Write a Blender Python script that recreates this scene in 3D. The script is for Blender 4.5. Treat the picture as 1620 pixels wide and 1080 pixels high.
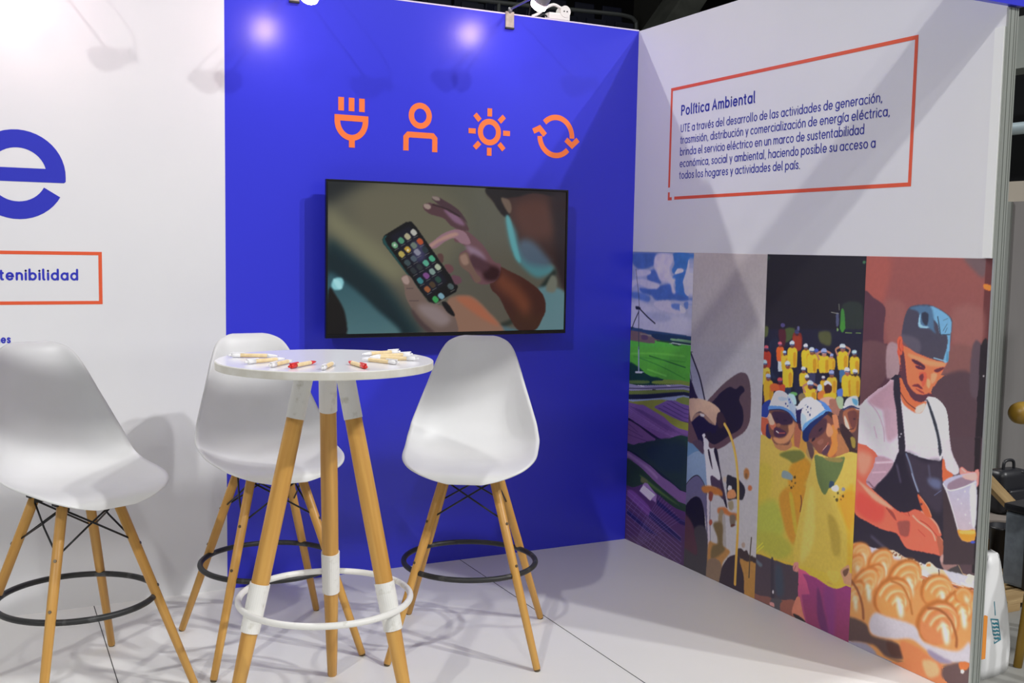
import bpy, bmesh, math, random, json
import numpy as np
from mathutils import Vector, Matrix

for o in list(bpy.data.objects):
    bpy.data.objects.remove(o, do_unlink=True)
COL = bpy.context.scene.collection
SC = bpy.context.scene

# ------------------------------------------------------------------ camera
CAM = Vector((-2.8728, -4.4013, 1.4461))
FW = Vector((0.44806285, 0.88969483, -0.0876515))
RT = Vector((0.89369651, -0.44831486, 0.01789803))
UP = Vector((0.02337169, 0.08635328, 0.9959904))
cd = bpy.data.cameras.new('camera'); cam = bpy.data.objects.new('camera', cd); COL.objects.link(cam)
cd.sensor_width = 36.0; cd.lens = 1674.6 / 1620 * 36; cd.clip_start = 0.05; cd.clip_end = 200
M = Matrix.Identity(4)
for i in range(3):
    M[i][0] = RT[i]; M[i][1] = UP[i]; M[i][2] = -FW[i]; M[i][3] = CAM[i]
cam.matrix_world = M
SC.camera = cam
cd.dof.use_dof = False

# ------------------------------------------------------------------ world, floodlights, exposure
W = bpy.data.worlds.new('arena_air'); SC.world = W; W.use_nodes = True
bg = W.node_tree.nodes['Background']; bg.inputs[0].default_value = (1.0, 0.985, 0.95, 1); bg.inputs[1].default_value = 0.24
SC.view_settings.view_transform = 'Standard'; SC.view_settings.look = 'None'
SC.view_settings.gamma = 1.0; SC.view_settings.exposure = 0.0; SC.view_settings.use_curve_mapping = False

def flood(name, travel, watt, target=(-1.3, -0.9, 1.0), dist=16.0, rad=0.16, col=(1, 1, 1), cone=34):
    """an arena floodlight far up in the hall, shining along `travel`"""
    d = Vector(travel).normalized()
    l = bpy.data.lights.new(name, 'SPOT'); l.energy = watt; l.shadow_soft_size = rad
    l.spot_size = math.radians(cone); l.spot_blend = 0.4; l.color = col
    o = bpy.data.objects.new(name, l); COL.objects.link(o)
    o.location = Vector(target) - d * dist
    o.rotation_euler = d.to_track_quat('-Z', 'Y').to_euler()
flood('arena_floodlight', (1.00, 1, -0.95), 2250, col=(1.0, 0.98, 0.95), rad=.20)
flood('arena_floodlight', (0.35, 1, -0.78), 800, col=(1.0, 0.99, 0.96), rad=.22)
flood('arena_floodlight', (-0.60, 1, -1.00), 3150, col=(1.0, 0.99, 0.98), rad=.20)
flood('arena_floodlight', (-0.82, 1, -1.03), 2800, col=(1.0, 0.99, 0.98), rad=.18)
flood('arena_floodlight', (0.50, -1, -1.42), 5200, col=(1.0, 0.99, 0.97), rad=.2)

# ------------------------------------------------------------------ helpers
def lin(h):
    c = [int(h[i:i+2], 16) / 255 for i in (1, 3, 5)]
    return tuple(x / 12.92 if x <= 0.04045 else ((x + 0.055) / 1.055) ** 2.4 for x in c)

def mat(name, col, rough=0.5, metal=0.0, spec=0.5, noise=None, emis=None, estr=0.0, coat=0.0, trans=0.0):
    m = bpy.data.materials.new(name); m.use_nodes = True
    nt = m.node_tree; b = nt.nodes['Principled BSDF']
    c = lin(col) if isinstance(col, str) else col
    b.inputs['Base Color'].default_value = (*c, 1); b.inputs['Roughness'].default_value = rough
    b.inputs['Metallic'].default_value = metal; b.inputs['Specular IOR Level'].default_value = spec
    b.inputs['Coat Weight'].default_value = coat; b.inputs['Transmission Weight'].default_value = trans
    if emis:
        b.inputs['Emission Color'].default_value = (*(lin(emis) if isinstance(emis, str) else emis), 1)
        b.inputs['Emission Strength'].default_value = estr
    if noise:   # (scale xyz, strength, second colour)
        tc = nt.nodes.new('ShaderNodeTexCoord'); mp = nt.nodes.new('ShaderNodeMapping')
        mp.inputs['Scale'].default_value = noise[0]
        nz = nt.nodes.new('ShaderNodeTexNoise'); nz.inputs['Scale'].default_value = 1.0; nz.inputs['Detail'].default_value = 5
        rp = nt.nodes.new('ShaderNodeValToRGB'); rp.color_ramp.elements[0].position = noise[3] if len(noise) > 3 else 0.38
        rp.color_ramp.elements[1].position = noise[4] if len(noise) > 4 else 0.66
        c2 = lin(noise[2]) if isinstance(noise[2], str) else noise[2]
        rp.color_ramp.elements[0].color = (*c2, 1); rp.color_ramp.elements[1].color = (*c, 1)
        nt.links.new(tc.outputs['Object'], mp.inputs['Vector']); nt.links.new(mp.outputs[0], nz.inputs['Vector'])
        nt.links.new(nz.outputs['Fac'], rp.inputs[0]); nt.links.new(rp.outputs[0], b.inputs['Base Color'])
        if noise[1]:
            bp = nt.nodes.new('ShaderNodeBump'); bp.inputs['Strength'].default_value = noise[1]; bp.inputs['Distance'].default_value = 0.002
            nt.links.new(nz.outputs['Fac'], bp.inputs['Height']); nt.links.new(bp.outputs[0], b.inputs['Normal'])
    return m

def picture_mat(name, rough, gain, emit=0.0):
    m = bpy.data.materials.new(name); m.use_nodes = True; nt = m.node_tree; b = nt.nodes['Principled BSDF']
    a = nt.nodes.new('ShaderNodeVertexColor'); a.layer_name = 'print'
    b.inputs['Roughness'].default_value = rough
    mx = nt.nodes.new('ShaderNodeVectorMath'); mx.operation = 'SCALE'; mx.inputs['Scale'].default_value = gain
    nt.links.new(a.outputs['Color'], mx.inputs[0])
    if emit:
        nt.links.new(a.outputs['Color'], b.inputs['Emission Color']); b.inputs['Emission Strength'].default_value = emit
        b.inputs['Base Color'].default_value = (0.004, 0.004, 0.005, 1)
    else:
        nt.links.new(mx.outputs[0], b.inputs['Base Color'])
    return m

def link(name, me, m=None, parent=None, smooth=False, **kw):
    o = bpy.data.objects.new(name, me); COL.objects.link(o)
    if m and not me.materials: me.materials.append(m)
    if smooth:
        for p in me.polygons: p.use_smooth = True
    if parent: o.parent = parent
    for k, v in kw.items(): o[k] = v
    return o
def empty(name, loc=(0, 0, 0), rz=0.0, **kw):
    o = bpy.data.objects.new(name, None); COL.objects.link(o); o.location = loc; o.rotation_euler = (0, 0, rz)
    o.empty_display_size = 0.1
    for k, v in kw.items(): o[k] = v
    return o
def frm(bm):
    me = bpy.data.meshes.new('m'); bmesh.ops.recalc_face_normals(bm, faces=bm.faces); bm.to_mesh(me); bm.free(); return me
def box(bm, lo, hi, bevel=0.0, rot=None):
    r = bmesh.ops.create_cube(bm, size=1.0)
    c = [(a + b) / 2 for a, b in zip(lo, hi)]; s = [abs(b - a) for a, b in zip(lo, hi)]
    vs = r['verts']
    bmesh.ops.scale(bm, vec=s, verts=vs)
    if bevel:
        es = list({e for v in vs for e in v.link_edges})
        g = bmesh.ops.bevel(bm, geom=es, offset=bevel, segments=2, affect='EDGES', profile=0.7)
        vs = list({v for f in g['faces'] for v in f.verts} | {v for v in vs if v.is_valid})
    if rot is not None: bmesh.ops.rotate(bm, cent=(0, 0, 0), matrix=rot, verts=vs)
    bmesh.ops.translate(bm, vec=c, verts=vs)
    return vs
def boxme(lo, hi, bevel=0.0):
    bm = bmesh.new(); box(bm, lo, hi, bevel); return frm(bm)
def tube(bm, pts, r, n=12, closed=False, caps=True):
    """swept round tube; r is a number or one radius per point"""
    pts = [Vector(p) for p in pts]; m = len(pts)
    rr = r if isinstance(r, (list, tuple)) else [r] * m
    rings = []; prev = None
    for i, p in enumerate(pts):
        if closed: t = (pts[(i + 1) % m] - pts[i - 1])
        else: t = pts[min(i + 1, m - 1)] - pts[max(i - 1, 0)]
        t.normalize()
        if prev is None:
            a = Vector((0, 0, 1)) if abs(t.z) < 0.9 else Vector((1, 0, 0)); nrm = t.cross(a).normalized()
        else:
            nrm = (prev - t * prev.dot(t)).normalized()
        prev = nrm; bn = t.cross(nrm)
        rings.append([bm.verts.new(p + (nrm * math.cos(2 * math.pi * k / n) + bn * math.sin(2 * math.pi * k / n)) * rr[i]) for k in range(n)])
    for i in range(m if closed else m - 1):
        A = rings[i]; B = rings[(i + 1) % m]
        for k in range(n): bm.faces.new((A[k], A[(k + 1) % n], B[(k + 1) % n], B[k]))
    if caps and not closed:
        bm.faces.new(rings[0][::-1]); bm.faces.new(rings[-1])
def tubeme(pts, r, n=12, closed=False):
    bm = bmesh.new(); tube(bm, pts, r, n, closed); return frm(bm)
def lathe(prof, n=48, axis_m=None):
    """surface of revolution about z from (radius, z) pairs"""
    bm = bmesh.new(); rings = []
    for r, z in prof:
        if r < 1e-6: rings.append([bm.verts.new((0, 0, z))])
        else: rings.append([bm.verts.new((r * math.cos(2 * math.pi * k / n), r * math.sin(2 * math.pi * k / n), z)) for k in range(n)])
    for A, B in zip(rings, rings[1:]):
        for k in range(n):
            a = A[k % len(A)]; b = A[(k + 1) % n % len(A)]; c = B[(k + 1) % n % len(B)]; d = B[k % len(B)]
            f = [a, b, c, d]; f = [v for i, v in enumerate(f) if v not in f[:i]]
            if len(f) > 2: bm.faces.new(f)
    if axis_m: bmesh.ops.transform(bm, matrix=axis_m, verts=bm.verts)
    return frm(bm)
def copy_tree(o, parent=None):
    c = o.copy(); COL.objects.link(c); c.parent = parent
    if parent: c.matrix_parent_inverse = o.matrix_parent_inverse
    for ch in list(o.children): copy_tree(ch, c)
    return c
def sharp(o, ang=35):
    me = o.data
    for p in me.polygons: p.use_smooth = True
    bm = bmesh.new(); bm.from_mesh(me)
    for e in bm.edges:
        if len(e.link_faces) == 2 and e.calc_face_angle(0) > math.radians(ang): e.smooth = False
    bm.to_mesh(me); bm.free()
    return o

# ------------------------------------------------------------------ materials
WHITE = mat('white_laminate', (0.80, 0.81, 0.82), 0.45, noise=((1.5, 1.5, 1.5), 0.0, (0.77, 0.78, 0.80)))
BLUE = mat('blue_laminate', (0.036, 0.042, 0.69), 0.29)
FLOORW = mat('white_floor_sheet', (0.86, 0.86, 0.84), 0.42, noise=((0.9, 0.9, 1), 0.0, (0.80, 0.80, 0.78), 0.3, 0.7))
GAP = mat('floor_joint_dark', '#4a4a48', 0.9)
ORANGE = mat('orange_print', (0.95, 0.20, 0.040), 0.4)
ORANGE2 = mat('orange_red_print', (0.80, 0.115, 0.04), 0.4)
NAVY = mat('blue_print', (0.028, 0.036, 0.50), 0.4)
INK = mat('dark_blue_print', (0.02, 0.03, 0.33), 0.45)
ALU = mat('aluminium_profile', (0.52, 0.55, 0.53), 0.36, metal=0.55, noise=((6, 6, 1.2), 0.0, (0.42, 0.45, 0.42)))
ALUD = mat('aluminium_groove', (0.10, 0.11, 0.11), 0.5, metal=0.4)
PLASTIC = mat('white_shell_plastic', (0.80, 0.81, 0.81), 0.42, noise=((7, 7, 7), 0.0, (0.77, 0.78, 0.775)))
WOOD = mat('beech_wood', (0.62, 0.345, 0.085), 0.42, noise=((60, 60, 3.0), 0.15, (0.50, 0.25, 0.052), 0.30, 0.62))
PAINTW = mat('worn_white_paint', (0.80, 0.80, 0.77), 0.42, noise=((30, 30, 30), 0.1, (0.62, 0.61, 0.55), 0.28, 0.42))
TOPW = mat('white_table_laminate', (0.80, 0.80, 0.83), 0.22)
EDGEW = mat('cream_table_edge', (0.72, 0.71, 0.66), 0.5, noise=((20, 20, 20), 0.0, (0.64, 0.62, 0.55)))
IRON = mat('black_steel', (0.016, 0.017, 0.018), 0.45, metal=0.3)
IRONW = mat('worn_black_steel', (0.028, 0.029, 0.030), 0.5, metal=0.3, noise=((22, 22, 22), 0.1, (0.10, 0.10, 0.10), 0.26, 0.40))
SCREW = mat('dull_screw', (0.16, 0.13, 0.09), 0.4, metal=0.8)
RUBBER = mat('brown_glide', (0.10, 0.07, 0.03), 0.7)
BEZEL = mat('black_tv_plastic', (0.006, 0.006, 0.007), 0.22)

PGAIN = 1.6      # ink reflectance over the colour it shows in the booth's light
SCREEN = 0.78
LAMPE = 70.0
SPOTW = 0.8
# ------------------------------------------------------------------ setting
XB = -1.973; H = 2.5; FRONT = -2.078
floor = link('floor', boxme((-6.0, FRONT - 0.55, -0.0298), (0.0, 0.0, 0.0)), FLOORW, kind='structure')
bm = bmesh.new()
for xj in (-0.907, -2.497, -4.087):
    box(bm, (xj - 0.0016, FRONT - 0.545, -0.02), (xj + 0.0016, -0.001, 0.0006))
link('floor_joint', frm(bm), GAP, floor, label='thin dark joint between the floor sheets')
hallm = mat('grey_hall_floor', (0.34, 0.34, 0.32), 0.45, noise=((2.2, 2.2, 1), 0.0, (0.25, 0.25, 0.24)))
link('floor', boxme((-12, -12, -0.16), (14, 16, -0.030)), hallm, kind='structure')
wall_back = link('wall_back', boxme((XB, 0, 0), (0.0, 0.04, H)), BLUE, kind='structure')
wall_left = link('wall_left', boxme((-6.0, 0, 0), (XB, 0.04, H)), WHITE, kind='structure')
wall_right = link('wall_right', boxme((0.0, FRONT, 0), (0.038, 0.04, H)), WHITE, kind='structure')
bm = bmesh.new(); box(bm, (XB, -0.001, H), (0.0, 0.041, H + 0.006)); box(bm, (-6, -0.001, H), (XB, 0.041, H + 0.006))
edge = mat('pale_panel_edge', (0.72, 0.66, 0.85), 0.5)
link('trim_1', frm(bm), edge, kind='structure')
# front corner post: aluminium profile with grooves
y0 = FRONT - 0.002
bm = bmesh.new()
for (a, b) in ((-0.005, 0.003), (0.006, 0.021), (0.024, 0.031), (0.034, 0.040)):
    box(bm, (a, y0 - 0.008, -0.03), (b, y0 + 0.001, 2.218), 0.0012)
post = link('trim_2', frm(bm), ALU, kind='structure')
link('groove', boxme((-0.003, y0 - 0.004, -0.029), (0.039, y0 + 0.0005, 2.217)), ALUD, post)
# fascia board across the front opening
link('trim_3', boxme((-6.0, y0 - 0.020, 2.222), (0.050, y0 + 0.001, H + 0.02)), BLUE, kind='structure')
link('trim_4', boxme((-0.0125, y0 + 0.0005, 1.4425), (-0.0002, y0 + 0.035, 2.16)), mat('white_end_strip', (0.86, 0.88, 0.87), 0.5), kind='structure')

# ------------------------------------------------------------------ flat lettering and strokes
def stroke_mesh(polys, w, place, th=0.0006, n=10):
    """polys: list of 2D polylines; place(x,y,h)->3D; flat rounded strokes of width w"""
    bm = bmesh.new(); r = w / 2
    base_th = th
    for num, (pl, rnd) in enumerate(polys):
        th = base_th * (1 + .06 * (num % 9))
        closed = len(pl) > 3 and math.dist(pl[0], pl[-1]) < 1e-6
        if closed: pl = pl[:-1]
        m = len(pl); L = []; R = []
        for i in range(m):
            p0 = pl[i - 1] if (i or closed) else None; p1 = pl[(i + 1) % m] if (i < m - 1 or closed) else None
            a = Vector((pl[i][0] - p0[0], pl[i][1] - p0[1])).normalized() if p0 else None
            c = Vector((p1[0] - pl[i][0], p1[1] - pl[i][1])).normalized() if p1 else None
            k = 1
            if a is None: d = c
            elif c is None: d = a
            else:
                d = a + c
                if d.length < 1e-4: d = a
                d = d.normalized(); k = 1 / max(0.5, a.dot(d))
            L.append((pl[i][0] - d.y * r * k, pl[i][1] + d.x * r * k)); R.append((pl[i][0] + d.y * r * k, pl[i][1] - d.x * r * k))
        tl = [bm.verts.new(place(x, y, th)) for x, y in L]; tr = [bm.verts.new(place(x, y, th)) for x, y in R]
        bl = [bm.verts.new(place(x, y, .00005)) for x, y in L]; br = [bm.verts.new(place(x, y, .00005)) for x, y in R]
        for i in range(m if closed else m - 1):
            n_ = (i + 1) % m
            bm.faces.new((tl[i], tr[i], tr[n_], tl[n_])); bm.faces.new((tl[n_], bl[n_], bl[i], tl[i])); bm.faces.new((tr[i], br[i], br[n_], tr[n_]))
        if not closed:
            bm.faces.new((tl[0], bl[0], br[0], tr[0])); bm.faces.new((tl[-1], tr[-1], br[-1], bl[-1]))
        if rnd and not closed:
            for c in (pl[0], pl[-1]):
                P = [bm.verts.new(place(c[0] + r * math.cos(2 * math.pi * k / n), c[1] + r * math.sin(2 * math.pi * k / n), th * 1.1)) for k in range(n)]
                bm.faces.new(P)
    me = bpy.data.meshes.new('m'); bm.to_mesh(me); bm.free(); return me
def arc(cx, cy, rx, ry, a0, a1, n=10):
    return [(cx + rx * math.cos(math.radians(a0 + (a1 - a0) * i / n)), cy + ry * math.sin(math.radians(a0 + (a1 - a0) * i / n))) for i in range(n + 1)]
# a plain geometric stroke alphabet: x-height .68, capitals 1.0; each glyph = (advance, polylines)
X = 0.68; q = X / 2; B = 0.31
bowl = arc(B, q, B, q, 0, 360, 20)
G = {
 'a': (2*B, [bowl, [(2*B, X), (2*B, 0)]]), 'b': (2*B, [bowl, [(0, 1.08), (0, 0)]]), 'c': (.50, [arc(B, q, B, q, 48, 312, 14)]),
 'd': (2*B, [bowl, [(2*B, 1.08), (2*B, 0)]]), 'e': (2*B, [[(.02, q)] + [(2*B, q)] + arc(B, q, B, q, 8, 316, 16)]),
 'g': (2*B, [bowl, [(2*B, X), (2*B, -.06)] + arc(B, -.06, B, .22, 0, -150, 8)]), 'h': (.52, [[(0, 1.08), (0, 0)], arc(.26, .40, .26, .28, 180, 0, 10) + [(.52, 0)]]),
 'i': (0, [[(0, X), (0, 0)], [(0, .93), (0, .95)]]), 'l': (.10, [[(0, 1.08), (0, .14), (.03, .03), (.10, 0)]]), 'm': (.88, [[(0, X), (0, 0)], arc(.22, .44, .22, .24, 180, 0, 8) + [(.44, 0)], arc(.66, .44, .22, .24, 180, 0, 8) + [(.88, 0)]]),
 'n': (.52, [[(0, X), (0, 0)], arc(.26, .40, .26, .28, 180, 0, 10) + [(.52, 0)]]), 'o': (2*B, [bowl]), 'p': (2*B, [bowl, [(0, X), (0, -.30)]]),
 'r': (.27, [[(0, X), (0, 0)], arc(.27, .36, .27, .32, 180, 85, 6)]), 's': (.42, [[(.40, .58), (.30, .66), (.20, .68), (.08, .64), (.04, .52), (.10, .40), (.30, .31), (.40, .20), (.36, .06), (.22, 0), (.10, .02), (.01, .11)]]),
 't': (.26, [[(.10, .92), (.10, .14), (.14, .03), (.26, 0)], [(-.06, X), (.26, X)]]), 'u': (.52, [[(0, X)] + arc(.26, .28, .26, .28, 180, 360, 10) + [(.52, X)], [(.52, X), (.52, 0)]]),
 'v': (.50, [[(0, X), (.25, 0), (.50, X)]]), 'y': (.50, [[(0, X), (.25, .02)], [(.50, X), (.18, -.28)]]), 'z': (.42, [[(.02, X), (.42, X), (0, 0), (.44, 0)]]),
 'U': (.60, [[(0, 1)] + arc(.30, .30, .30, .30, 180, 360, 10) + [(.60, 1)]]), 'T': (.60, [[(0, 1), (.60, 1)], [(.30, 1), (.30, 0)]]), 'E': (.48, [[(.48, 1), (0, 1), (0, 0), (.48, 0)], [(0, .52), (.42, .52)]]),
 'P': (.54, [[(0, 0), (0, 1), (.28, 1)] + arc(.28, .74, .26, .26, 80, -80, 8) + [(0, .48)]]), 'A': (.72, [[(0, 0), (.36, 1), (.72, 0)], [(.13, .32), (.59, .32)]]),
 ',': (.06, [[(.06, .02), (0, -.14)]]), '.': (.03, [[(0, .0), (0.02, .0)]]),
}
ACC = {'é': 'e', 'ó': 'o', 'í': 'i', 'á': 'a', 'ú': 'u'}
def text_polys(s, x0, y0, cap, width, wt=.11, gap=None):
    gap = gap or (.17 + wt)
    out = []; x = 0.0
    for ch in s:
        if ch == ' ': x += .34; continue
        base = ACC.get(ch, ch); adv, pls = G[base]
        for k, pl in enumerate(pls):
            if ch == 'í' and k == 1: continue
            out.append([(x + a, b) for a, b in pl])
        if ch in ACC: out.append([(x + adv / 2 - .03, .82), (x + adv / 2 + .10, 1.0)])
        x += adv + gap
    sx = width / (x - gap)
    return [([(x0 + a * sx, y0 + b * cap) for a, b in pl], True) for pl in out]
ON_R = lambda x, y, h: (-h - 0.0001, -x, y)      # x = distance along the right wall from the corner
ON_B = lambda x, y, h: (x, -h - 0.0001, y)
polys = text_polys('Política Ambiental', .372, 2.0635, .041, .510, .2)
link('heading_text', stroke_mesh(polys, .0074, ON_R), INK, wall_right, label='bold dark blue heading reading Política Ambiental')
L5 = [('UTE a través del desarrollo de las actividades de generación,', 1.577), ('trasmisión, distribución y comercialización de energía eléctrica,', 1.615),
      ('brinda el servicio eléctrico en un marco de sustentabilidad', 1.497), ('económica, social y ambiental, haciendo posible su acceso a', 1.555), ('todos los hogares y actividades del país.', 1.168)]
polys = []
for i, (s, xe) in enumerate(L5): polys += text_polys(s, .372, 1.9875 - .0527 * i, .0325, xe - .372)
link('paragraph_text', stroke_mesh(polys, .0041, ON_R), INK, wall_right, label='thin dark blue paragraph of five lines')
fr = [([(.291, 1.74), (.291, 2.187), (1.722, 2.187), (1.722, 1.690), (.335, 1.690)], False), ([(.291, 1.718), (.291, 1.688), (.315, 1.688)], False)]
link('text_frame', stroke_mesh(fr, .014, ON_R), ORANGE2, wall_right, label='orange outline box around the paragraph')
# lettering on the white back wall
ec = (-2.737, 1.689); R0 = .133; wE = .066
e = [([(ec[0] - R0 + .005, ec[1] + .0), (ec[0] + R0 + .015, ec[1] - .002)], False)]
e = stroke_mesh([(arc(ec[0], ec[1] - .001, R0, R0, -28, -360 - 6 + 4, 44), False)], wE, ON_B)
bm = bmesh.new(); bm.from_mesh(e)
P = [(ec[0] - R0, ec[1] + .024), (ec[0] + R0, ec[1] + .024), (ec[0] + R0 + .030, ec[1] + .012), (ec[0] + R0 + .033, ec[1] - .004), (ec[0] + R0 + .0325, ec[1] - .022), (ec[0] + R0 + .027, ec[1] - .027), (ec[0] - R0, ec[1] - .027)]
t = [bm.verts.new(ON_B(x, y, .0008)) for x, y in P]; bm.faces.new(t)
bm.to_mesh(e); bm.free()
link('giant_letter', e, NAVY, wall_left, label='giant blue lower case letter e')
def rt_text(s, xe, yb, cap, wchar, wt):
    pl = text_polys(s, 0, yb, cap, 1.0, .2); return pl
pl = text_polys('tenibilidad', -2.804, 1.296, .0350, .267, .22) + text_polys('sos', -2.902, 1.296, .0350, .084, .22)
link('box_text', stroke_mesh([p for p in pl], .0078, ON_B), NAVY, wall_left, label='bold blue word ending in tenibilidad')
pl = text_polys('nes', -2.823, 1.0585, .0250, .047, .22)
link('small_text', stroke_mesh(pl, .0058, ON_B), NAVY, wall_left, label='small blue letters nes')
fr = [([(-3.6, 1.397), (-2.453, 1.397), (-2.453, 1.207), (-3.6, 1.207)], False)]
link('text_frame', stroke_mesh(fr, .013, ON_B), ORANGE2, wall_left, label='orange outline box around the blue word')
# the four orange icons (millimetres on the back wall)
def icon(name, polys, label):
    bm = bmesh.new()
    for i, (pts, w, rnd) in enumerate(polys):
        me = stroke_mesh([([(a / 1000, b / 1000) for a, b in pts], rnd)], w / 1000, ON_B, .0005 + .00012 * i, 16); bm.from_mesh(me); bpy.data.meshes.remove(me)
    me = bpy.data.meshes.new('m'); bm.to_mesh(me); bm.free()
    return link(name, me, ORANGE, wall_back, label=label)
icon('plug_icon', [([(-1487, 2071), (-1487, 2015)], 25, 0), ([(-1441, 2071), (-1441, 2015)], 25, 0), ([(-1395, 2071), (-1395, 2015)], 25, 0),
     ([(-1516, 1985.5), (-1366, 1985.5)], 25, 0), (arc(-1441, 1974, 62.5, 71, 180, 360, 20), 25, 0), ([(-1503.5, 1996), (-1503.5, 1972)], 25, 0), ([(-1378.5, 1996), (-1378.5, 1972)], 25, 0),
     ([(-1439, 1895), (-1439, 1862)], 26, 0)], 'orange plug icon, first of the row')
icon('person_icon', [(arc(-1127, 2018, 42, 44, 0, 360, 28), 25, 0), ([(-1193, 1864), (-1193, 1922), (-1182, 1934), (-1068, 1934), (-1057, 1922), (-1057, 1864)], 25, 0)], 'orange person icon, second of the row')
icon('sun_icon', [(arc(-790, 1969, 45.5, 47, 0, 360, 28), 25, 0)] + [([(-790 + 69 * math.cos(a), 1969 + 70 * math.sin(a)), (-790 + 104 * math.cos(a), 1969 + 106 * math.sin(a))], 23, 0) for a in [k * math.pi / 4 for k in range(8)]], 'orange sun icon, third of the row')
icon('recycle_icon', [(arc(-445, 1971, 86, 88, 136, -3, 18), 25, 0), (arc(-445, 1971, 86, 88, 182, 318, 18), 25, 0),
     ([(-566, 1988), (-533, 2004), (-503, 1974)], 25, 0), ([(-392, 1960), (-358, 1934), (-326, 1963)], 25, 0)], 'orange circular arrows icon, last of the row')

# ------------------------------------------------------------------ printed pictures: painted procedurally into mesh colours
def srgb(h): return np.array([int(h[i:i+2],16)/255.0 for i in (1,3,5)])
def cr(pts,closed,n=5):
    P=np.array(pts,float).reshape(-1,2); m=len(P); o=[]
    for i in range(m if closed else m-1):
        if closed: a,b,c,d=P[i-1],P[i],P[(i+1)%m],P[(i+2)%m]
        else: a,b,c,d=P[max(i-1,0)],P[i],P[i+1],P[min(i+2,m-1)]
        for k in range(n):
            t=k/n; o.append(.5*((2*b)+(c-a)*t+(2*a-5*b+4*c-d)*t*t+(3*b-a-3*c+d)*t**3))
    if not closed: o.append(P[-1])
    return np.array(o)
def boxblur(M,s):
    s=max(s,.7)
    k=max(3,int(round(s*3))|1); x=np.arange(k)-k//2; g=np.exp(-x*x/(2*s*s)); g/=g.sum()
    for ax in (0,1):
        o=np.zeros_like(M); pad=k//2
        Q=np.pad(M,[(pad,pad) if a==ax else (0,0) for a in (0,1)])
        for i in range(k):
            o+=g[i]*(Q[i:i+M.shape[0]] if ax==0 else Q[:,i:i+M.shape[1]])
        M=o
    return M
def paint(ops,u0,u1,v0,v1,pitch,base='#888888'):
    nu=int(round((u1-u0)/pitch))+1; nv=int(round((v1-v0)/pitch))+1
    img=np.ones((nv,nu,3))*srgb(base); cov=np.zeros((nv,nu)); rs=np.random.RandomState(3)
    for op in ops:
        if op[0]=='N':
            z=np.zeros((nv,nu))
            for sc,am in ((op[3],1.),(op[3]/2,.6)):
                st=max(1,int(sc/pitch)); r=rs.rand(nv//st+3,nu//st+3)
                z+=am*(boxblur(np.kron(r,np.ones((st,st)))[:nv,:nu],st*.5)-.5)
            img*=(1+op[2]*z[...,None]*2); continue
        kind,col,bl,sm,pts=op[:5]; s=bl*.62/pitch
        if kind=='P':
            Q=cr(pts,True) if sm else np.array(pts,float).reshape(-1,2)
        else:
            Q=cr(pts,False) if (sm and len(pts)>4) else np.array(pts,float).reshape(-1,2)
        Q=np.stack([(Q[:,0]-u0)/pitch,(Q[:,1]-v0)/pitch],1)
        w=0 if kind=='P' else op[5]/pitch/2
        mg=int(s*3+w+3)
        x0=int(max(0,np.floor(Q[:,0].min())-mg)); x1=int(min(nu,np.ceil(Q[:,0].max())+mg))
        y0=int(max(0,np.floor(Q[:,1].min())-mg)); y1=int(min(nv,np.ceil(Q[:,1].max())+mg))
        if x1<=x0 or y1<=y0: continue
        # extend beyond the canvas so that blurring does not bleed at the border
        ex=mg
        X,Y=np.meshgrid(np.arange(x0-ex,x1+ex),np.arange(y0-ex,y1+ex))
        if kind=='P':
            I=np.zeros(X.shape,bool); m=len(Q)
            for i in range(m):
                ax,ay=Q[i-1]; bx,by=Q[i]
                if ay==by: continue
                r0=int(np.clip(np.ceil(min(ay,by))-Y[0,0],0,X.shape[0])); r1=int(np.clip(np.ceil(max(ay,by))-Y[0,0],0,X.shape[0]))
                if r1<=r0: continue
                yy=Y[r0:r1,:1]; I[r0:r1]^=(X[r0:r1]<(bx-ax)*(yy-ay)/(by-ay)+ax)
            M=boxblur(I.astype(float),s)
        else:
            D=np.full(X.shape,1e9)
            for i in range(len(Q)-1):
                a=Q[i];d=Q[i+1]-a;L=max(d@d,1e-9)
                t=np.clip(((X-a[0])*d[0]+(Y-a[1])*d[1])/L,0,1)
                D=np.minimum(D,np.hypot(X-a[0]-t*d[0],Y-a[1]-t*d[1]))
            M=np.clip(w+.5-D,0,1)*min(1,max(w*2,.25)) if w<.5 else np.clip(w+.5-D,0,1)
            if s>.6: M=boxblur(M,s)
        M=M[ex:-ex,ex:-ex]
        C=srgb(col)
        if kind=='P' and len(op)>5 and op[5]:
            lo,hi=Q[:,1].min(),Q[:,1].max(); t=np.clip((np.arange(y0,y1)-lo)/max(hi-lo,1),0,1)[:,None,None]
            C=srgb(op[5])*(1-t)+C*t
        img[y0:y1,x0:x1]=img[y0:y1,x0:x1]*(1-M[...,None])+C*M[...,None]
        cov[y0:y1,x0:x1]=np.maximum(cov[y0:y1,x0:x1],M)
    # bare margins take the nearest painted colour of their row
    for j in range(nv):
        g=np.nonzero(cov[j]>.97)[0]
        if len(g)==0 or len(g)==nu: continue
        k=np.arange(nu); p=np.clip(np.searchsorted(g,k),0,len(g)-1); q=np.clip(p-1,0,len(g)-1)
        near=np.where(np.abs(g[p]-k)<np.abs(g[q]-k),g[p],g[q]); bare=cov[j]<=.97
        img[j][bare]=img[j][near[bare]]
    return np.clip(img,0,1)

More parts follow.
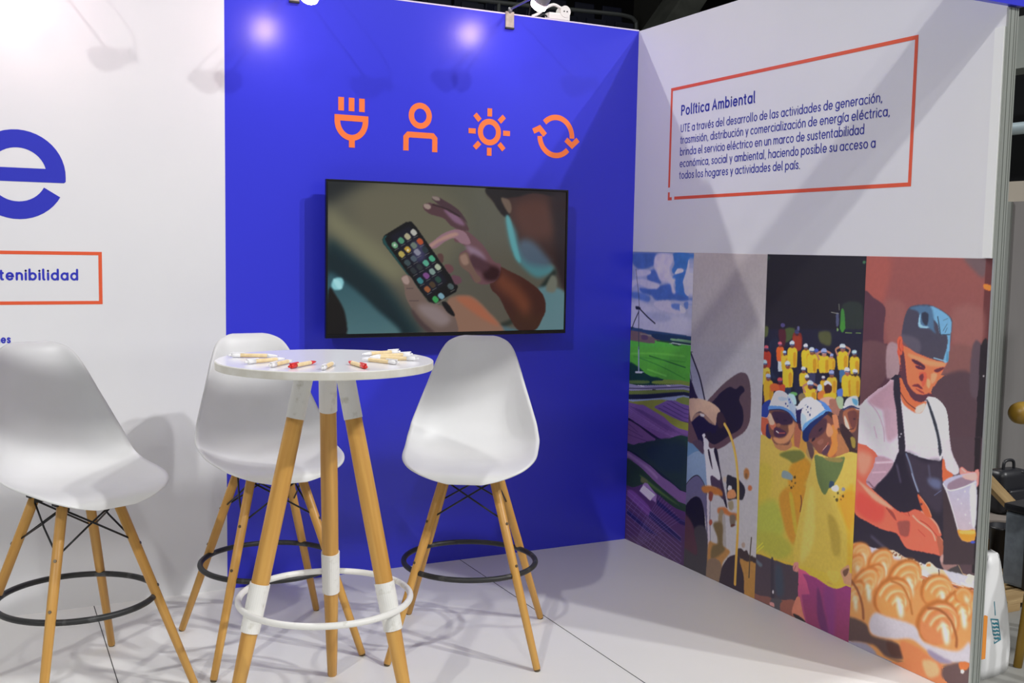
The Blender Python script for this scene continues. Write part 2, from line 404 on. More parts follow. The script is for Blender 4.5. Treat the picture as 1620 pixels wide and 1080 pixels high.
ART = {
 'p1': [
  ['P','#8c95b4',1.3,0,[-36,1437,474,1443,481,1061,-25,1047],'#a9aabc'],
  ['P','#4563a0',8.7,1,[-2,1433,208,1435,229,1405,195,1382,132,1363,68,1356,26,1369,0,1391]],
  ['P','#3f6fae',5.7,1,[344,1437,468,1438,466,1405,447,1362,399,1369,357,1342,334,1359,354,1390]],
  ['P','#3f6cae',6.8,1,[364,1342,436,1361,452,1328,432,1306,433,1276,468,1239,400,1223,362,1243,367,1295,336,1320]],
  ['P','#4a66a5',8.4,1,[141,1345,212,1360,229,1321,254,1295,184,1292,135,1309]],
  ['P','#4462a4',8.2,1,[231,1281,337,1294,384,1252,468,1239,465,1224,371,1222,281,1217,211,1213,171,1234,98,1239,69,1265,161,1265]],
  ['P','#5571ad',9.9,1,[7,1244,107,1240,164,1224,141,1196,59,1210,0,1216]],
  ['P','#5c77b0',6.8,1,[327,1197,401,1206,410,1172,344,1168]],
  ['P','#5c77b0',4.4,1,[437,1212,469,1218,467,1188,445,1191]],
  ['P','#b9b4c6',8.2,1,[208,1431,330,1432,339,1398,318,1371,335,1328,366,1316,352,1294,369,1256,343,1255,322,1298,253,1304,213,1342,187,1377]],
  ['P','#c4bfca',4.5,1,[378,1366,421,1365,422,1353,379,1343,357,1342]],
  ['P','#b9b8c9',4.4,1,[466,1409,477,1257,442,1255,433,1289,424,1310,447,1358]],
  ['P','#b4b2c4',7.4,1,[44,1351,149,1354,158,1336,86,1321,37,1324]],
  ['P','#b6b4c6',7.4,1,[46,1306,111,1308,231,1290,216,1267,137,1268,55,1283,-10,1262,-12,1294]],
  ['N','#000000',0.05,34,0],
  ['P','#b5b2c2',7.1,1,[204,1204,326,1215,343,1185,403,1176,446,1174,404,1159,299,1161,213,1178]],
  ['P','#bdbbc9',4.5,1,[408,1202,453,1179,439,1165,410,1172]],
  ['P','#b2b2c2',18.8,1,[-32,1178,141,1196,300,1152,469,1146,474,1065,227,1067,-26,1066]],
  ['P','#9a9fb6',10.9,1,[104,1140,238,1157,346,1137,248,1113]],
  ['P','#2d4666',2.5,1,[-26,1071,66,1068,227,1065,349,1066,477,1063,479,1040,351,1033,189,1037,68,1041,-25,1047]],
  ['P','#24384f',4.8,1,[181,1050,350,1057,471,1054,471,1039,351,1029,253,1025]],
  ['P','#57b33c',3.1,1,[-15,1013,150,1020,306,1025,480,1023,480,1006,-21,959]],
  ['P','#705c58',3.8,1,[-17,1048,67,1052,141,1047,206,1021,207,1007,111,1003,53,1003,-15,1009]],
  ['P','#8a8373',2.4,1,[76,1042,117,1045,181,1045,173,1036,141,1038]],
  ['P','#57455a',2.4,1,[101,1037,149,1038,150,1020,102,1018]],
  ['P','#b8bcc0',1.7,1,[337,1025,381,1025,425,1022,411,1016,337,1016]],
  ['P','#2b4a2c',2.4,1,[229,1023,351,1029,337,1019,245,1019]],
  ['P','#2b4a2c',1.7,1,[352,1018,426,1016,382,1010]],
  ['P','#7fae7a',2.3,1,[351,1042,478,1044,479,1038,351,1033]],
  ['P','#5bb237',1.9,0,[-17,969,484,1014,478,859,239,840,-12,880],'#55a62f'],
  ['S','#2c6b26',1.8,1,[170,943,311,932,464,918],5.4],
  ['S','#3f8f2c',2.5,1,[74,926,274,902,463,866],4.9],
  ['S','#47992c',3.1,1,[32,927,234,933,459,943],4.3],
  ['S','#6fc043',5.0,1,[6,938,233,960,457,969],7.5],
  ['S','#6fc043',4.8,1,[158,876,315,862],8.4],
  ['P','#16382a',6.3,1,[-17,889,76,880,159,848,254,846,301,838,464,849,464,841,-12,782]],
  ['P','#7d9433',4.7,1,[224,829,463,858,464,843,225,813]],
  ['P','#56702d',3.8,1,[-4,802,160,821,161,808,-3,788]],
  ['P','#8e8ba3',1.9,0,[-11,772,162,799,464,840,465,819,163,769,-10,751]],
  ['S','#4a4261',1.3,1,[-11,763,162,784,465,830],5.0],
  ['S','#c9c7cf',0.6,1,[109,788,134,792],4.9],
  ['S','#c9c7cf',0.6,1,[329,818,351,820],4.6],
  ['S','#2a1f33',0.6,1,[206,782,230,785],7.1],
  ['P','#6b7a2e',3.1,1,[-10,748,466,817,466,802,-9,728]],
  ['P','#1b1f2a',3.8,1,[-9,730,164,756,466,806,467,785,165,733,-8,707]],
  ['P','#8a9ab0',1.9,1,[-8,707,165,733,365,771,467,791,468,780,395,766,426,744,366,754,165,726,-7,697]],
  ['P','#83892c',3.7,1,[68,706,306,750,245,719,223,698,467,663,469,629,311,652,127,693,69,690]],
  ['P','#7b8a3a',2.3,1,[403,759,424,772,467,783,469,750,426,749]],
  ['P','#76568f',1.3,0,[-6,674,52,692,134,699,310,666,372,640,469,620,449,593,405,592,360,576,308,553,173,581,-3,618],'#6f4c80'],
  ['P','#765a96',1.2,0,[231,699,336,745,396,758,470,742,474,664,370,675],'#664a85'],
  ['P','#6f4d7a',1.3,0,[-10,608,91,591,231,545,216,528,144,521,128,504,78,505,46,485,-6,495]],
  ['S','#533a6c',0.9,0,[19,676,344,609],2.5],
  ['S','#533a6c',0.9,0,[45,675,374,608],2.5],
  ['S','#533a6c',0.9,0,[70,673,404,608],2.5],
  ['S','#533a6c',0.9,0,[95,672,433,607],2.5],
  ['S','#533a6c',0.9,0,[120,671,462,607],2.4],
  ['S','#9675ac',1.3,0,[3,662,195,621],1.9],
  ['S','#9675ac',1.3,0,[3,651,235,614],1.9],
  ['S','#9675ac',1.3,0,[4,641,275,606],1.9],
  ['S','#9675ac',1.3,0,[5,631,314,599],1.9],
  ['S','#9675ac',1.3,0,[5,620,352,592],1.9],
  ['S','#9675ac',1.3,0,[6,610,390,585],1.9],
  ['S','#37275a',0.9,0,[262,703,474,669],2.9],
  ['S','#37275a',0.9,0,[296,718,473,688],2.9],
  ['S','#37275a',0.9,0,[329,733,472,707],2.9],
  ['S','#37275a',0.9,0,[363,747,470,727],2.9],
  ['S','#4c3360',0.9,0,[-6,589,92,558],3.2],
  ['S','#4c3360',0.9,0,[-5,561,134,542],3.2],
  ['S','#4c3360',0.9,0,[-3,533,176,526],3.2],
  ['S','#20192f',1.9,1,[-8,615,90,595,238,560,293,553],6.3],
  ['P','#223a2d',2.5,1,[-6,490,46,483,128,504,231,540,308,553,470,607,473,538,-4,453]],
  ['S','#7d8ba8',1.2,0,[77,977,84,856],9.8],
  ['S','#a8b0c0',1.2,0,[73,977,80,855],3.7],
  ['S','#b9bfc9',1.9,1,[57,851,110,856],9.9],
  ['S','#3a4152',1.2,0,[68,1156,72,1055,78,968],6.1],
  ['S','#20242f',0.9,1,[33,1355,46,1301,62,1238,71,1174],3.1],
  ['S','#20242f',0.9,0,[69,1151,31,1098,12,1064],6.7],
  ['S','#20242f',0.9,0,[82,1161,145,1129,210,1102],7.3],
  ['P','#20232f',0.9,1,[40,1175,77,1172,82,1161,45,1160]],
  ['P','#20302d',5.1,1,[-13,459,95,502,471,585,474,389,462,342,262,399,98,446]],
  ['P','#1c2b33',18.1,1,[177,493,465,562,464,439,277,420]],
  ['P','#6e517e',1.9,1,[-8,451,99,437,181,425,263,386,387,366,463,334,461,289,265,345,142,390,-6,413]],
  ['S','#8a6d96',6.3,1,[6,434,182,397,264,368],16.4],
  ['S','#17202a',2.5,1,[-8,459,98,439,262,404,462,347],6.3],
  ['P','#22351f',5.1,1,[-6,406,101,391,249,342,462,285,464,250,268,282,162,319,90,281,1,281]],
  ['P','#46602a',6.2,1,[111,351,186,338,345,299,451,274,361,285,186,320]],
  ['P','#5c5f38',4.9,1,[136,342,186,338,178,323,129,317]],
  ['P','#4a2d5b',2.5,0,[-11,250,65,276,146,311,268,291,464,237,492,67,504,-168,18,-320],'#43303f'],
  ['P','#c9bdd2',1.2,0,[151,308,260,281,215,243,119,271]],
  ['P','#8d6fa0',1.8,0,[186,324,268,282,262,244,222,254,260,281,155,309]],
  ['S','#9a86aa',0.6,0,[147,301,245,270],1.8],
  ['S','#9a86aa',0.6,0,[141,292,241,263],1.8],
  ['S','#9a86aa',0.6,0,[135,282,236,256],1.8],
  ['S','#9a86aa',0.6,0,[128,272,232,248],1.8],
  ['P','#6b4183',6.3,1,[23,257,91,253,217,206,203,166,94,197,16,227]],
  ['P','#1f1a4a',2.4,0,[269,264,466,211,467,189,271,237]],
  ['P','#1f1a4a',2.4,0,[217,193,352,161,470,128,471,106,323,131,203,166]],
  ['P','#1f1a4a',3.8,0,[11,159,197,114,294,88,199,86,13,131]],
  ['S','#8370a0',0.8,0,[2,253,474,129],2.2],
  ['S','#8370a0',0.8,0,[3,228,475,107],2.2],
  ['S','#8370a0',0.8,0,[5,204,476,85],2.2],
  ['S','#8370a0',0.8,0,[6,179,477,64],2.2],
  ['S','#8370a0',0.8,0,[7,154,478,42],2.2],
  ['S','#8370a0',0.8,0,[8,130,480,20],2.2],
  ['S','#8370a0',0.8,0,[10,105,481,-2],2.2],
  ['S','#8370a0',0.8,0,[11,81,482,-24],2.2],
  ['S','#8370a0',0.8,0,[12,56,483,-46],2.2],
  ['S','#8370a0',0.8,0,[13,31,484,-68],2.2],
  ['S','#8370a0',0.8,0,[14,7,486,-89],2.2],
  ['S','#8370a0',0.8,0,[16,-18,487,-111],2.2],
  ['S','#8370a0',0.8,0,[17,-43,488,-133],2.2],
  ['S','#8370a0',0.8,0,[18,-67,489,-155],2.2],
  ['S','#8371a2',0.7,0,[299,289,157,109],1.8],
  ['S','#8371a2',0.7,0,[317,281,149,95],1.8],
  ['S','#8371a2',0.7,0,[334,273,142,81],1.7],
  ['S','#8371a2',0.7,0,[351,265,134,67],1.7],
  ['S','#8371a2',0.7,0,[368,258,127,52],1.7],
  ['S','#8371a2',0.7,0,[385,250,119,38],1.7],
  ['S','#8371a2',0.7,0,[402,242,111,24],1.7],
  ['S','#8371a2',0.7,0,[419,235,104,10],1.7],
  ['S','#8371a2',0.7,0,[436,227,96,-5],1.7],
  ['S','#8371a2',0.7,0,[453,219,88,-19],1.7],
  ['S','#8371a2',0.7,0,[469,212,81,-33],1.7],
  ['S','#7f6e9c',0.7,0,[92,244,8,139],1.9],
  ['S','#7f6e9c',0.7,0,[126,223,43,118],1.8],
  ['S','#7f6e9c',0.7,0,[160,203,78,97],1.8],
  ['S','#7f6e9c',0.7,0,[194,183,113,76],1.8],
  ['S','#7f6e9c',0.7,0,[227,163,147,56],1.8],
  ['S','#7f6e9c',0.7,0,[260,143,181,35],1.8],
  ['S','#7f6e9c',0.7,0,[292,124,214,15],1.8],
  ['S','#7f6e9c',0.7,0,[324,104,247,-5],1.8],
  ['S','#7f6e9c',0.7,0,[356,85,280,-24],1.7],
  ['S','#7d6b8e',0.7,0,[195,147,119,44],1.8],
  ['S','#7d6b8e',0.7,0,[232,131,157,30],1.8],
  ['S','#7d6b8e',0.7,0,[269,114,194,17],1.8],
  ['S','#7d6b8e',0.7,0,[305,98,231,3],1.8],
  ['S','#7d6b8e',0.7,0,[341,83,268,-10],1.7],
  ['S','#7d6b8e',0.7,0,[376,67,304,-23],1.7],
  ['S','#7d6b8e',0.7,0,[411,51,339,-36],1.7],
  ['S','#7d6b8e',0.7,0,[446,36,375,-49],1.7],
  ['S','#7d6b8e',0.7,0,[480,21,410,-61],1.7],
  ['N','#000000',0.025,12,0],
 ],
 'p2': [
  ['P','#a59d9a',1.1,0,[460,1443,997,1449,1015,1051,456,999],'#a8a6a6'],
  ['P','#a3a2a4',33.1,0,[455,1016,997,1065,1017,-204,487,-392],'#b5b2ae'],
  ['P','#8a8d9c',1.1,0,[469,1017,487,1015,529,963,589,873,621,789,609,770,468,768,455,1008],'#9fa2ad'],
  ['P','#2b2337',1.7,1,[461,901,506,871,544,816,560,786,468,768]],
  ['S','#1e1b26',0.8,1,[471,1009,492,934,517,864],3.9],
  ['S','#211d26',0.8,1,[474,1026,529,951,575,884,616,790],9.4],
  ['P','#57484a',1.1,1,[629,773,674,821,755,885,835,932,878,942,906,927,924,885,932,796,924,735,893,690,832,652,765,607,714,584,681,578,642,598,615,653],'#5c4446'],
  ['P','#221c26',1.6,1,[666,786,726,836,788,870,827,865,857,883,879,880,886,863,865,846,854,820,881,784,884,729,855,692,800,662,738,623,693,603,652,612,616,644,516,680,514,714,582,749]],
  ['P','#1e1830',3.3,1,[497,771,581,783,710,768,703,659,629,647,624,565,600,561,547,633,516,680]],
  ['P','#5b4347',3.3,0,[468,768,500,772,524,672,569,615,607,562,495,542,470,607]],
  ['P','#c6a78c',1.1,1,[498,777,559,789,628,789,683,780,727,758,706,726,698,689,653,709,611,728,576,731,543,709,520,678,502,734],'#ae9078'],
  ['P','#8d7060',3.8,1,[577,727,611,728,681,697,698,689,654,693,612,711,584,716,544,692,523,676,543,712]],
  ['P','#b9b4b4',1.1,1,[587,725,615,724,615,714,591,712]],
  ['P','#3a2a2c',1.6,1,[711,743,737,751,757,737,775,711,760,697,734,680,707,701]],
  ['P','#c9c6cc',1.6,1,[606,630,626,638,635,605,661,572,620,565,622,603]],
  ['S','#17141f',1.1,1,[609,588,631,626],7.5],
  ['P','#5d7f9e',1.7,1,[467,597,493,584,550,577,606,570,621,551,573,549,511,514,470,475]],
  ['P','#7f96ad',1.7,1,[469,480,511,518,573,549,621,551,637,516,658,435,670,412,629,412,593,439,558,436,517,406,469,353],'#7488a2'],
  ['P','#4c3d4a',1.6,1,[535,587,604,603,621,547,586,557]],
  ['P','#ccc5c8',1.6,1,[617,614,652,611,660,579,714,580,747,462,734,447,684,458,680,415,656,405,637,516]],
  ['P','#1f1a26',1.1,1,[651,567,664,567,689,492,670,518]],
  ['P','#1f1b24',1.6,1,[694,573,717,581,749,483,790,380,799,341,771,376,748,446,742,482]],
  ['P','#463746',2.1,1,[677,456,700,461,734,451,754,455,787,379,751,380,723,415,686,416]],
  ['P','#5e5a78',2.2,1,[466,334,517,398,558,434,593,439,629,412,652,366,675,312,696,114,673,108,651,264,605,339,563,340,515,302,472,234],'#5a5566'],
  ['S','#1a1a26',1.1,1,[468,346,517,402,558,434,593,440,632,413,655,367],4.5],
  ['P','#17131c',2.8,1,[472,230,515,302,563,340,605,343,635,303,648,242,656,103,481,56]],
  ['P','#4c2f36',7.8,1,[475,235,526,234,571,193,619,93,481,56]],
  ['P','#3c3839',6.5,1,[571,193,657,214,679,58,687,-154,478,-221,463,64,598,79]],
  ['P','#b9b1b4',1.6,1,[656,350,669,353,683,229,696,114,680,109]],
  ['S','#6a6572',1.1,0,[677,406,693,113],3.2],
  ['S','#1f1a22',1.0,1,[751,442,777,381,792,348],4.6],
  ['P','#2b2a2c',1.5,1,[791,483,823,487,874,480,909,459,914,432,897,400,847,393,803,379,791,430]],
  ['P','#cfccca',2.0,1,[803,441,822,444,826,427,801,420]],
  ['P','#c08454',4.1,1,[801,416,839,432,859,408,828,389,797,386]],
  ['P','#ab6b2c',7.5,1,[616,397,683,415,750,413,764,387,685,382,631,375]],
  ['P','#7c4232',4.2,1,[671,387,698,385,690,349,669,353]],
  ['P','#b06a34',7.3,1,[735,326,786,342,819,329,870,333,877,306,833,308,788,313,743,303]],
  ['P','#8a7a5c',7.3,1,[743,303,781,312,785,138,746,127]],
  ['P','#6e6250',5.1,1,[820,313,858,322,854,280,829,269]],
  ['P','#8f8365',5.1,1,[804,367,835,382,843,351,819,337]],
  ['P','#a06a34',6.8,1,[938,521,935,506,927,496,915,494,906,500,902,514,904,529,913,539,924,541,934,534]],
  ['P','#7a5a34',3.9,1,[927,509,926,502,922,496,917,495,912,499,910,505,911,513,915,518,920,519,925,516]],
  ['P','#b0673c',4.4,1,[959,464,957,457,950,451,942,449,935,452,932,459,934,466,941,472,949,474,956,471]],
  ['P','#b4a48f',6.1,1,[789,467,787,459,781,453,773,451,766,455,763,461,765,469,771,475,779,476,786,473]],
  ['P','#9a4f38',4.2,1,[701,255,699,247,693,241,686,239,679,242,677,249,679,257,684,263,692,265,698,262]],
  ['P','#9a958e',4.1,1,[769,292,789,297,804,143,785,138]],
  ['P','#a5773f',7.4,1,[677,152,724,165,777,166,829,159,811,129,781,88,773,1,686,1]],
  ['P','#6b5a36',8.4,1,[706,249,771,265,776,178,797,159,753,118,701,91,705,147,749,180]],
  ['P','#7b6650',4.2,1,[678,76,768,92,781,-30,681,-35]],
  ['P','#33282e',2.5,1,[836,140,886,154,913,120,931,73,945,-13,770,-67,773,52,800,105]],
  ['P','#3a2f2c',3.0,1,[878,180,903,191,922,184,940,193,956,177,983,176,985,145,930,142,883,153]],
  ['P','#a5793b',3.5,1,[896,140,942,145,997,140,1008,-42,941,-47,928,72]],
  ['S','#4a4030',1.5,1,[967,254,962,175,961,81],6.8],
  ['P','#a08c7c',3.4,1,[929,212,927,205,922,199,914,197,908,199,905,206,907,214,913,220,920,222,927,219]],
  ['P','#5a3420',1.5,1,[860,282,835,280,829,266]],
  ['S','#d09a3f',1.5,1,[762,703,793,674,821,633,839,592,854,542,867,463,873,363,876,249,873,138,871,26],15.3],
  ['S','#e0b458',1.5,1,[759,703,790,673,818,633,836,591,851,541,863,463,869,362,872,248],5.1],
  ['N','#000000',0.025,10,0],
 ],
 'p3': [
  ['P','#1f1e21',0.8,0,[964,1446,1541,1453,1538,1088,974,1033],'#232024'],
  ['P','#2b3a33',3.0,1,[993,1434,1017,1428,999,1410,990,1416]],
  ['P','#3f6b4a',1.9,1,[1537,1419,1536,1415,1533,1413,1529,1413,1525,1415,1524,1418,1525,1422,1528,1424,1532,1424,1535,1422]],
  ['P','#2a312b',6.6,1,[1428,1254,1527,1265,1531,1143,1459,1137]],
  ['P','#3d7a35',3.3,1,[1426,1234,1443,1232,1453,1142,1428,1140]],
  ['P','#4b506a',2.0,1,[1401,1221,1414,1224,1417,1182,1405,1178]],
  ['S','#7a7c74',1.0,1,[1376,1227,1414,1224],3.0],
  ['S','#5a5f52',1.0,1,[1414,1259,1417,1239],4.7],
  ['P','#4b4a68',2.9,1,[1120,1159,1118,1154,1113,1151,1105,1151,1099,1153,1097,1157,1099,1161,1105,1165,1112,1165,1118,1163]],
  ['P','#222230',2.3,0,[964,1131,1540,1175,1550,894,978,812],'#1f1e21'],
  ['P','#4f5730',4.6,1,[987,1142,1020,1145,1017,1107,989,1105]],
  ['P','#4d5030',6.9,1,[1314,1146,1375,1151,1378,1102,1325,1109]],
  ['P','#43502a',5.2,1,[1121,1143,1178,1150,1171,1114,1124,1091]],
  ['S','#6c8a4a',1.3,1,[1454,1156,1485,1157],3.3],
  ['S','#6c8a4a',1.3,1,[1507,1159,1530,1160],2.9],
  ['P','#7ba05c',1.7,1,[1417,1164,1416,1160,1414,1158,1411,1158,1409,1160,1408,1163,1408,1167,1410,1170,1413,1170,1416,1168]],
  ['P','#3f7f30',3.3,1,[1449,1176,1447,1165,1442,1157,1435,1156,1428,1163,1425,1175,1427,1187,1432,1194,1439,1195,1446,1188]],
  ['P','#6e2c24',2.9,1,[1170,1129,1218,1132,1222,1073,1179,1066]],
  ['P','#4a2226',5.2,1,[1085,1137,1126,1137,1125,1079,1097,1083]],
  ['P','#5a5a80',2.1,1,[1207,1152,1206,1146,1203,1142,1198,1142,1194,1145,1192,1151,1193,1157,1197,1161,1201,1162,1206,1158]],
  ['P','#4a4370',2.2,1,[1122,1160,1120,1155,1113,1152,1105,1151,1098,1153,1095,1158,1097,1163,1104,1166,1112,1167,1119,1164]],
  ['S','#2a3444',11.3,1,[1052,1073,1068,950],33.8],
  ['P','#222634',5.3,1,[1042,1087,1092,1092,1100,954,1058,967]],
  ['P','#232433',5.0,1,[1205,996,1331,1010,1337,908,1202,896]],
  ['P','#8a3620',1.1,1,[1179,1123,1206,1125,1217,1114,1217,1075,1210,1069,1182,1066,1175,1071,1169,1110]],
  ['P','#4a2a30',0.9,1,[1202,1132,1201,1126,1196,1122,1190,1122,1184,1125,1182,1130,1184,1136,1188,1140,1195,1140,1200,1137]],
  ['P','#3c3a5c',0.7,1,[1203,1140,1201,1136,1195,1132,1187,1132,1181,1134,1178,1138,1180,1143,1186,1146,1194,1147,1200,1145]],
  ['S','#394a72',0.9,1,[1184,1134,1204,1135],3.0],
  ['P','#a83c22',1.2,1,[1001,1043,1032,1046,1045,1032,1044,985,1037,978,1003,974,995,980,989,1026]],
  ['P','#4a2222',1.0,1,[1028,1053,1026,1047,1020,1042,1013,1041,1006,1045,1004,1051,1006,1057,1012,1062,1019,1062,1025,1059]],
  ['P','#c05a62',0.8,1,[1028,1063,1026,1057,1019,1054,1010,1053,1002,1055,999,1060,1002,1065,1009,1069,1018,1070,1025,1067]],
  ['S','#394a72',1.0,1,[1007,1055,1029,1056],3.5],
  ['P','#b7c3cf',1.1,0,[1087,1017,1115,1020,1116,973,1091,970]],
  ['P','#cc5a22',1.1,1,[1085,1069,1111,1072,1121,1060,1121,1020,1115,1014,1088,1011,1081,1016,1076,1056]],
  ['P','#b8861c',1.9,1,[1104,1054,1117,1055,1117,1020,1106,1019]],
  ['P','#6a3028',0.9,1,[1107,1078,1106,1072,1101,1069,1095,1068,1090,1071,1088,1076,1089,1081,1094,1085,1100,1085,1105,1083]],
  ['P','#d0606a',0.7,1,[1107,1085,1106,1081,1100,1078,1093,1077,1087,1079,1084,1083,1086,1088,1092,1091,1099,1091,1105,1089]],
  ['S','#394a72',0.9,1,[1090,1079,1108,1080],2.8],
  ['P','#c7b140',1.2,1,[989,975,1028,980,1044,966,1043,919,1034,911,991,906,981,912,974,959]],
  ['P','#b8861c',1.9,1,[1017,958,1038,960,1037,919,1021,917]],
  ['P','#7a3a2c',1.0,1,[1023,989,1021,981,1013,975,1004,974,996,978,993,985,995,994,1002,999,1012,1000,1020,996]],
  ['P','#a8c4d4',0.8,1,[1023,1001,1020,994,1011,989,1000,988,991,991,987,997,990,1004,999,1009,1010,1010,1019,1007]],
  ['S','#394a72',1.0,1,[996,991,1025,993],4.4],
  ['P','#a9bccb',1.1,0,[1117,986,1143,989,1144,942,1122,940]],
  ['P','#d3a62c',1.1,1,[1116,1038,1138,1041,1148,1029,1148,989,1142,983,1118,980,1112,986,1107,1025]],
  ['P','#b8861c',1.8,1,[1132,1023,1144,1024,1144,989,1135,988]],
  ['P','#4f3c50',0.9,1,[1135,1046,1134,1041,1130,1038,1124,1037,1120,1040,1118,1044,1119,1049,1123,1052,1129,1053,1133,1050]],
  ['P','#9fb8dc',0.7,1,[1135,1053,1134,1049,1129,1046,1122,1046,1117,1047,1115,1051,1116,1055,1122,1058,1128,1058,1133,1056]],
  ['S','#394a72',0.9,1,[1120,1047,1136,1048],2.5],
  ['P','#dbad28',1.1,1,[1153,1073,1185,1075,1199,1059,1199,1006,1191,997,1157,994,1148,1001,1142,1054]],
  ['P','#b8861c',1.8,1,[1176,1051,1193,1053,1194,1006,1180,1004]],
  ['P','#5a3a38',0.9,1,[1181,1083,1179,1076,1173,1072,1166,1071,1159,1074,1157,1081,1158,1088,1164,1092,1172,1093,1178,1089]],
  ['P','#b9cff0',0.7,1,[1181,1093,1179,1088,1172,1084,1163,1083,1155,1085,1152,1091,1155,1096,1162,1100,1171,1101,1178,1098]],
  ['S','#394a72',0.9,1,[1159,1085,1182,1086],3.6],
  ['P','#252434',1.1,0,[1235,1009,1267,1013,1269,958,1240,955]],
  ['P','#dbad28',1.1,1,[1233,1071,1262,1074,1274,1060,1273,1013,1267,1006,1236,1002,1229,1008,1223,1055]],
  ['P','#b8861c',1.8,1,[1254,1052,1269,1054,1269,1013,1257,1012]],
  ['P','#6b4434',0.9,1,[1258,1080,1256,1074,1251,1070,1244,1070,1239,1073,1236,1078,1238,1085,1243,1089,1250,1089,1256,1086]],
  ['P','#c9d0dc',0.7,1,[1258,1090,1256,1085,1250,1081,1242,1080,1235,1083,1232,1087,1234,1092,1241,1096,1249,1097,1255,1094]],
  ['S','#394a72',0.9,1,[1239,1082,1259,1083],3.2],
  ['P','#252434',1.0,0,[1296,1009,1325,1012,1326,967,1300,964]],
  ['P','#cf9f24',1.0,1,[1294,1059,1320,1061,1331,1050,1330,1012,1324,1006,1297,1003,1290,1008,1285,1046]],
  ['P','#b8861c',1.7,1,[1313,1044,1326,1045,1327,1012,1316,1011]],
  ['P','#9a6a58',0.9,1,[1317,1068,1315,1062,1310,1058,1304,1058,1299,1061,1297,1066,1298,1071,1303,1075,1309,1076,1314,1073]],
  ['P','#4354a4',0.7,1,[1317,1076,1315,1071,1309,1068,1302,1067,1296,1070,1293,1074,1295,1078,1301,1082,1308,1082,1314,1080]],
  ['S','#394a72',0.9,1,[1299,1069,1318,1070],2.9],
  ['P','#1f1c2a',1.0,0,[1332,999,1371,1003,1372,952,1338,948]],
  ['P','#dbad28',1.0,1,[1331,1057,1365,1060,1380,1047,1379,1004,1371,997,1334,992,1325,998,1319,1041]],
  ['P','#b8861c',1.7,1,[1356,1040,1374,1042,1374,1003,1359,1002]],
  ['S','#a8745a',1.0,1,[1322,1043,1310,1062,1335,1076],8.3],
  ['S','#a8745a',1.0,1,[1376,1048,1385,1069,1359,1078],8.1],
  ['P','#a87460',0.9,1,[1361,1068,1359,1061,1353,1056,1345,1055,1338,1059,1335,1066,1337,1073,1343,1079,1351,1079,1358,1075]],
  ['P','#8c9cd0',0.7,1,[1361,1080,1359,1074,1351,1069,1341,1068,1333,1071,1330,1077,1333,1083,1340,1087,1350,1088,1358,1085]],
  ['S','#394a72',0.9,1,[1338,1071,1362,1072],3.9],
  ['P','#cf9f24',1.0,1,[1379,1053,1399,1055,1408,1046,1407,1017,1403,1012,1381,1009,1376,1013,1372,1042]],
  ['P','#b8861c',1.7,1,[1394,1041,1404,1042,1404,1016,1396,1015]],
  ['P','#a87460',0.8,1,[1397,1060,1395,1055,1392,1052,1387,1052,1383,1054,1381,1058,1382,1063,1386,1066,1391,1066,1395,1064]],
  ['P','#8c9cd0',0.7,1,[1397,1066,1395,1063,1391,1060,1385,1060,1380,1061,1378,1065,1380,1068,1384,1071,1390,1071,1395,1070]],
  ['S','#394a72',0.8,1,[1383,1061,1397,1062],2.3],
  ['P','#3a3c56',1.1,0,[1267,992,1305,996,1306,940,1273,936]],
  ['P','#dbad28',1.1,1,[1266,1056,1299,1059,1312,1045,1312,997,1304,989,1269,985,1260,991,1254,1039]],
  ['P','#b8861c',1.7,1,[1289,1037,1307,1039,1307,997,1293,995]],
  ['P','#7b5038',0.9,1,[1294,1067,1292,1060,1286,1055,1278,1055,1272,1058,1269,1065,1271,1072,1277,1077,1285,1078,1291,1074]],
  ['P','#bcd4e4',0.7,1,[1294,1078,1292,1072,1285,1068,1275,1067,1268,1070,1264,1075,1267,1081,1274,1085,1284,1086,1291,1083]],
  ['S','#394a72',0.9,1,[1272,1069,1296,1071],3.7],
  ['P','#3f6690',1.0,0,[1430,1022,1467,1026,1468,971,1436,967]],
  ['P','#dbad28',1.0,1,[1428,1083,1461,1087,1475,1073,1474,1027,1466,1019,1431,1015,1423,1021,1416,1067]],
  ['P','#b8861c',1.7,1,[1452,1065,1469,1067,1469,1026,1455,1025]],
  ['S','#a8745a',1.0,1,[1419,1069,1408,1089,1432,1102],8.0],
  ['S','#a8745a',1.0,1,[1472,1074,1480,1095,1455,1104],7.9],
  ['P','#8a5844',0.8,1,[1457,1095,1455,1088,1449,1083,1441,1082,1434,1086,1431,1092,1433,1100,1439,1105,1447,1105,1454,1102]],
  ['P','#b9ccdc',0.7,1,[1457,1106,1454,1100,1447,1096,1438,1095,1430,1098,1427,1103,1429,1109,1437,1113,1446,1114,1454,1111]],
  ['S','#394a72',0.8,1,[1434,1097,1458,1098],3.8],
  ['P','#dbad28',1.0,1,[1491,1070,1519,1072,1531,1059,1530,1016,1524,1008,1495,1005,1487,1011,1481,1054]],
  ['P','#b8861c',1.6,1,[1511,1052,1526,1054,1527,1015,1515,1014]],
  ['P','#5c3a2c',0.8,1,[1515,1080,1514,1073,1509,1069,1502,1068,1497,1072,1494,1077,1496,1084,1501,1088,1507,1089,1513,1085]],
  ['P','#a9c4d2',0.6,1,[1515,1089,1513,1084,1507,1080,1499,1079,1493,1082,1490,1086,1492,1092,1498,1095,1506,1096,1513,1094]],
  ['S','#394a72',0.8,1,[1497,1081,1517,1083],3.2],
  ['P','#2a3446',1.1,0,[1132,919,1172,924,1173,863,1138,858]],
  ['P','#dbad28',1.1,1,[1130,988,1165,992,1180,977,1179,925,1171,916,1134,911,1124,918,1118,969]],
  ['P','#b8861c',1.8,1,[1155,968,1174,970,1174,924,1159,922]],
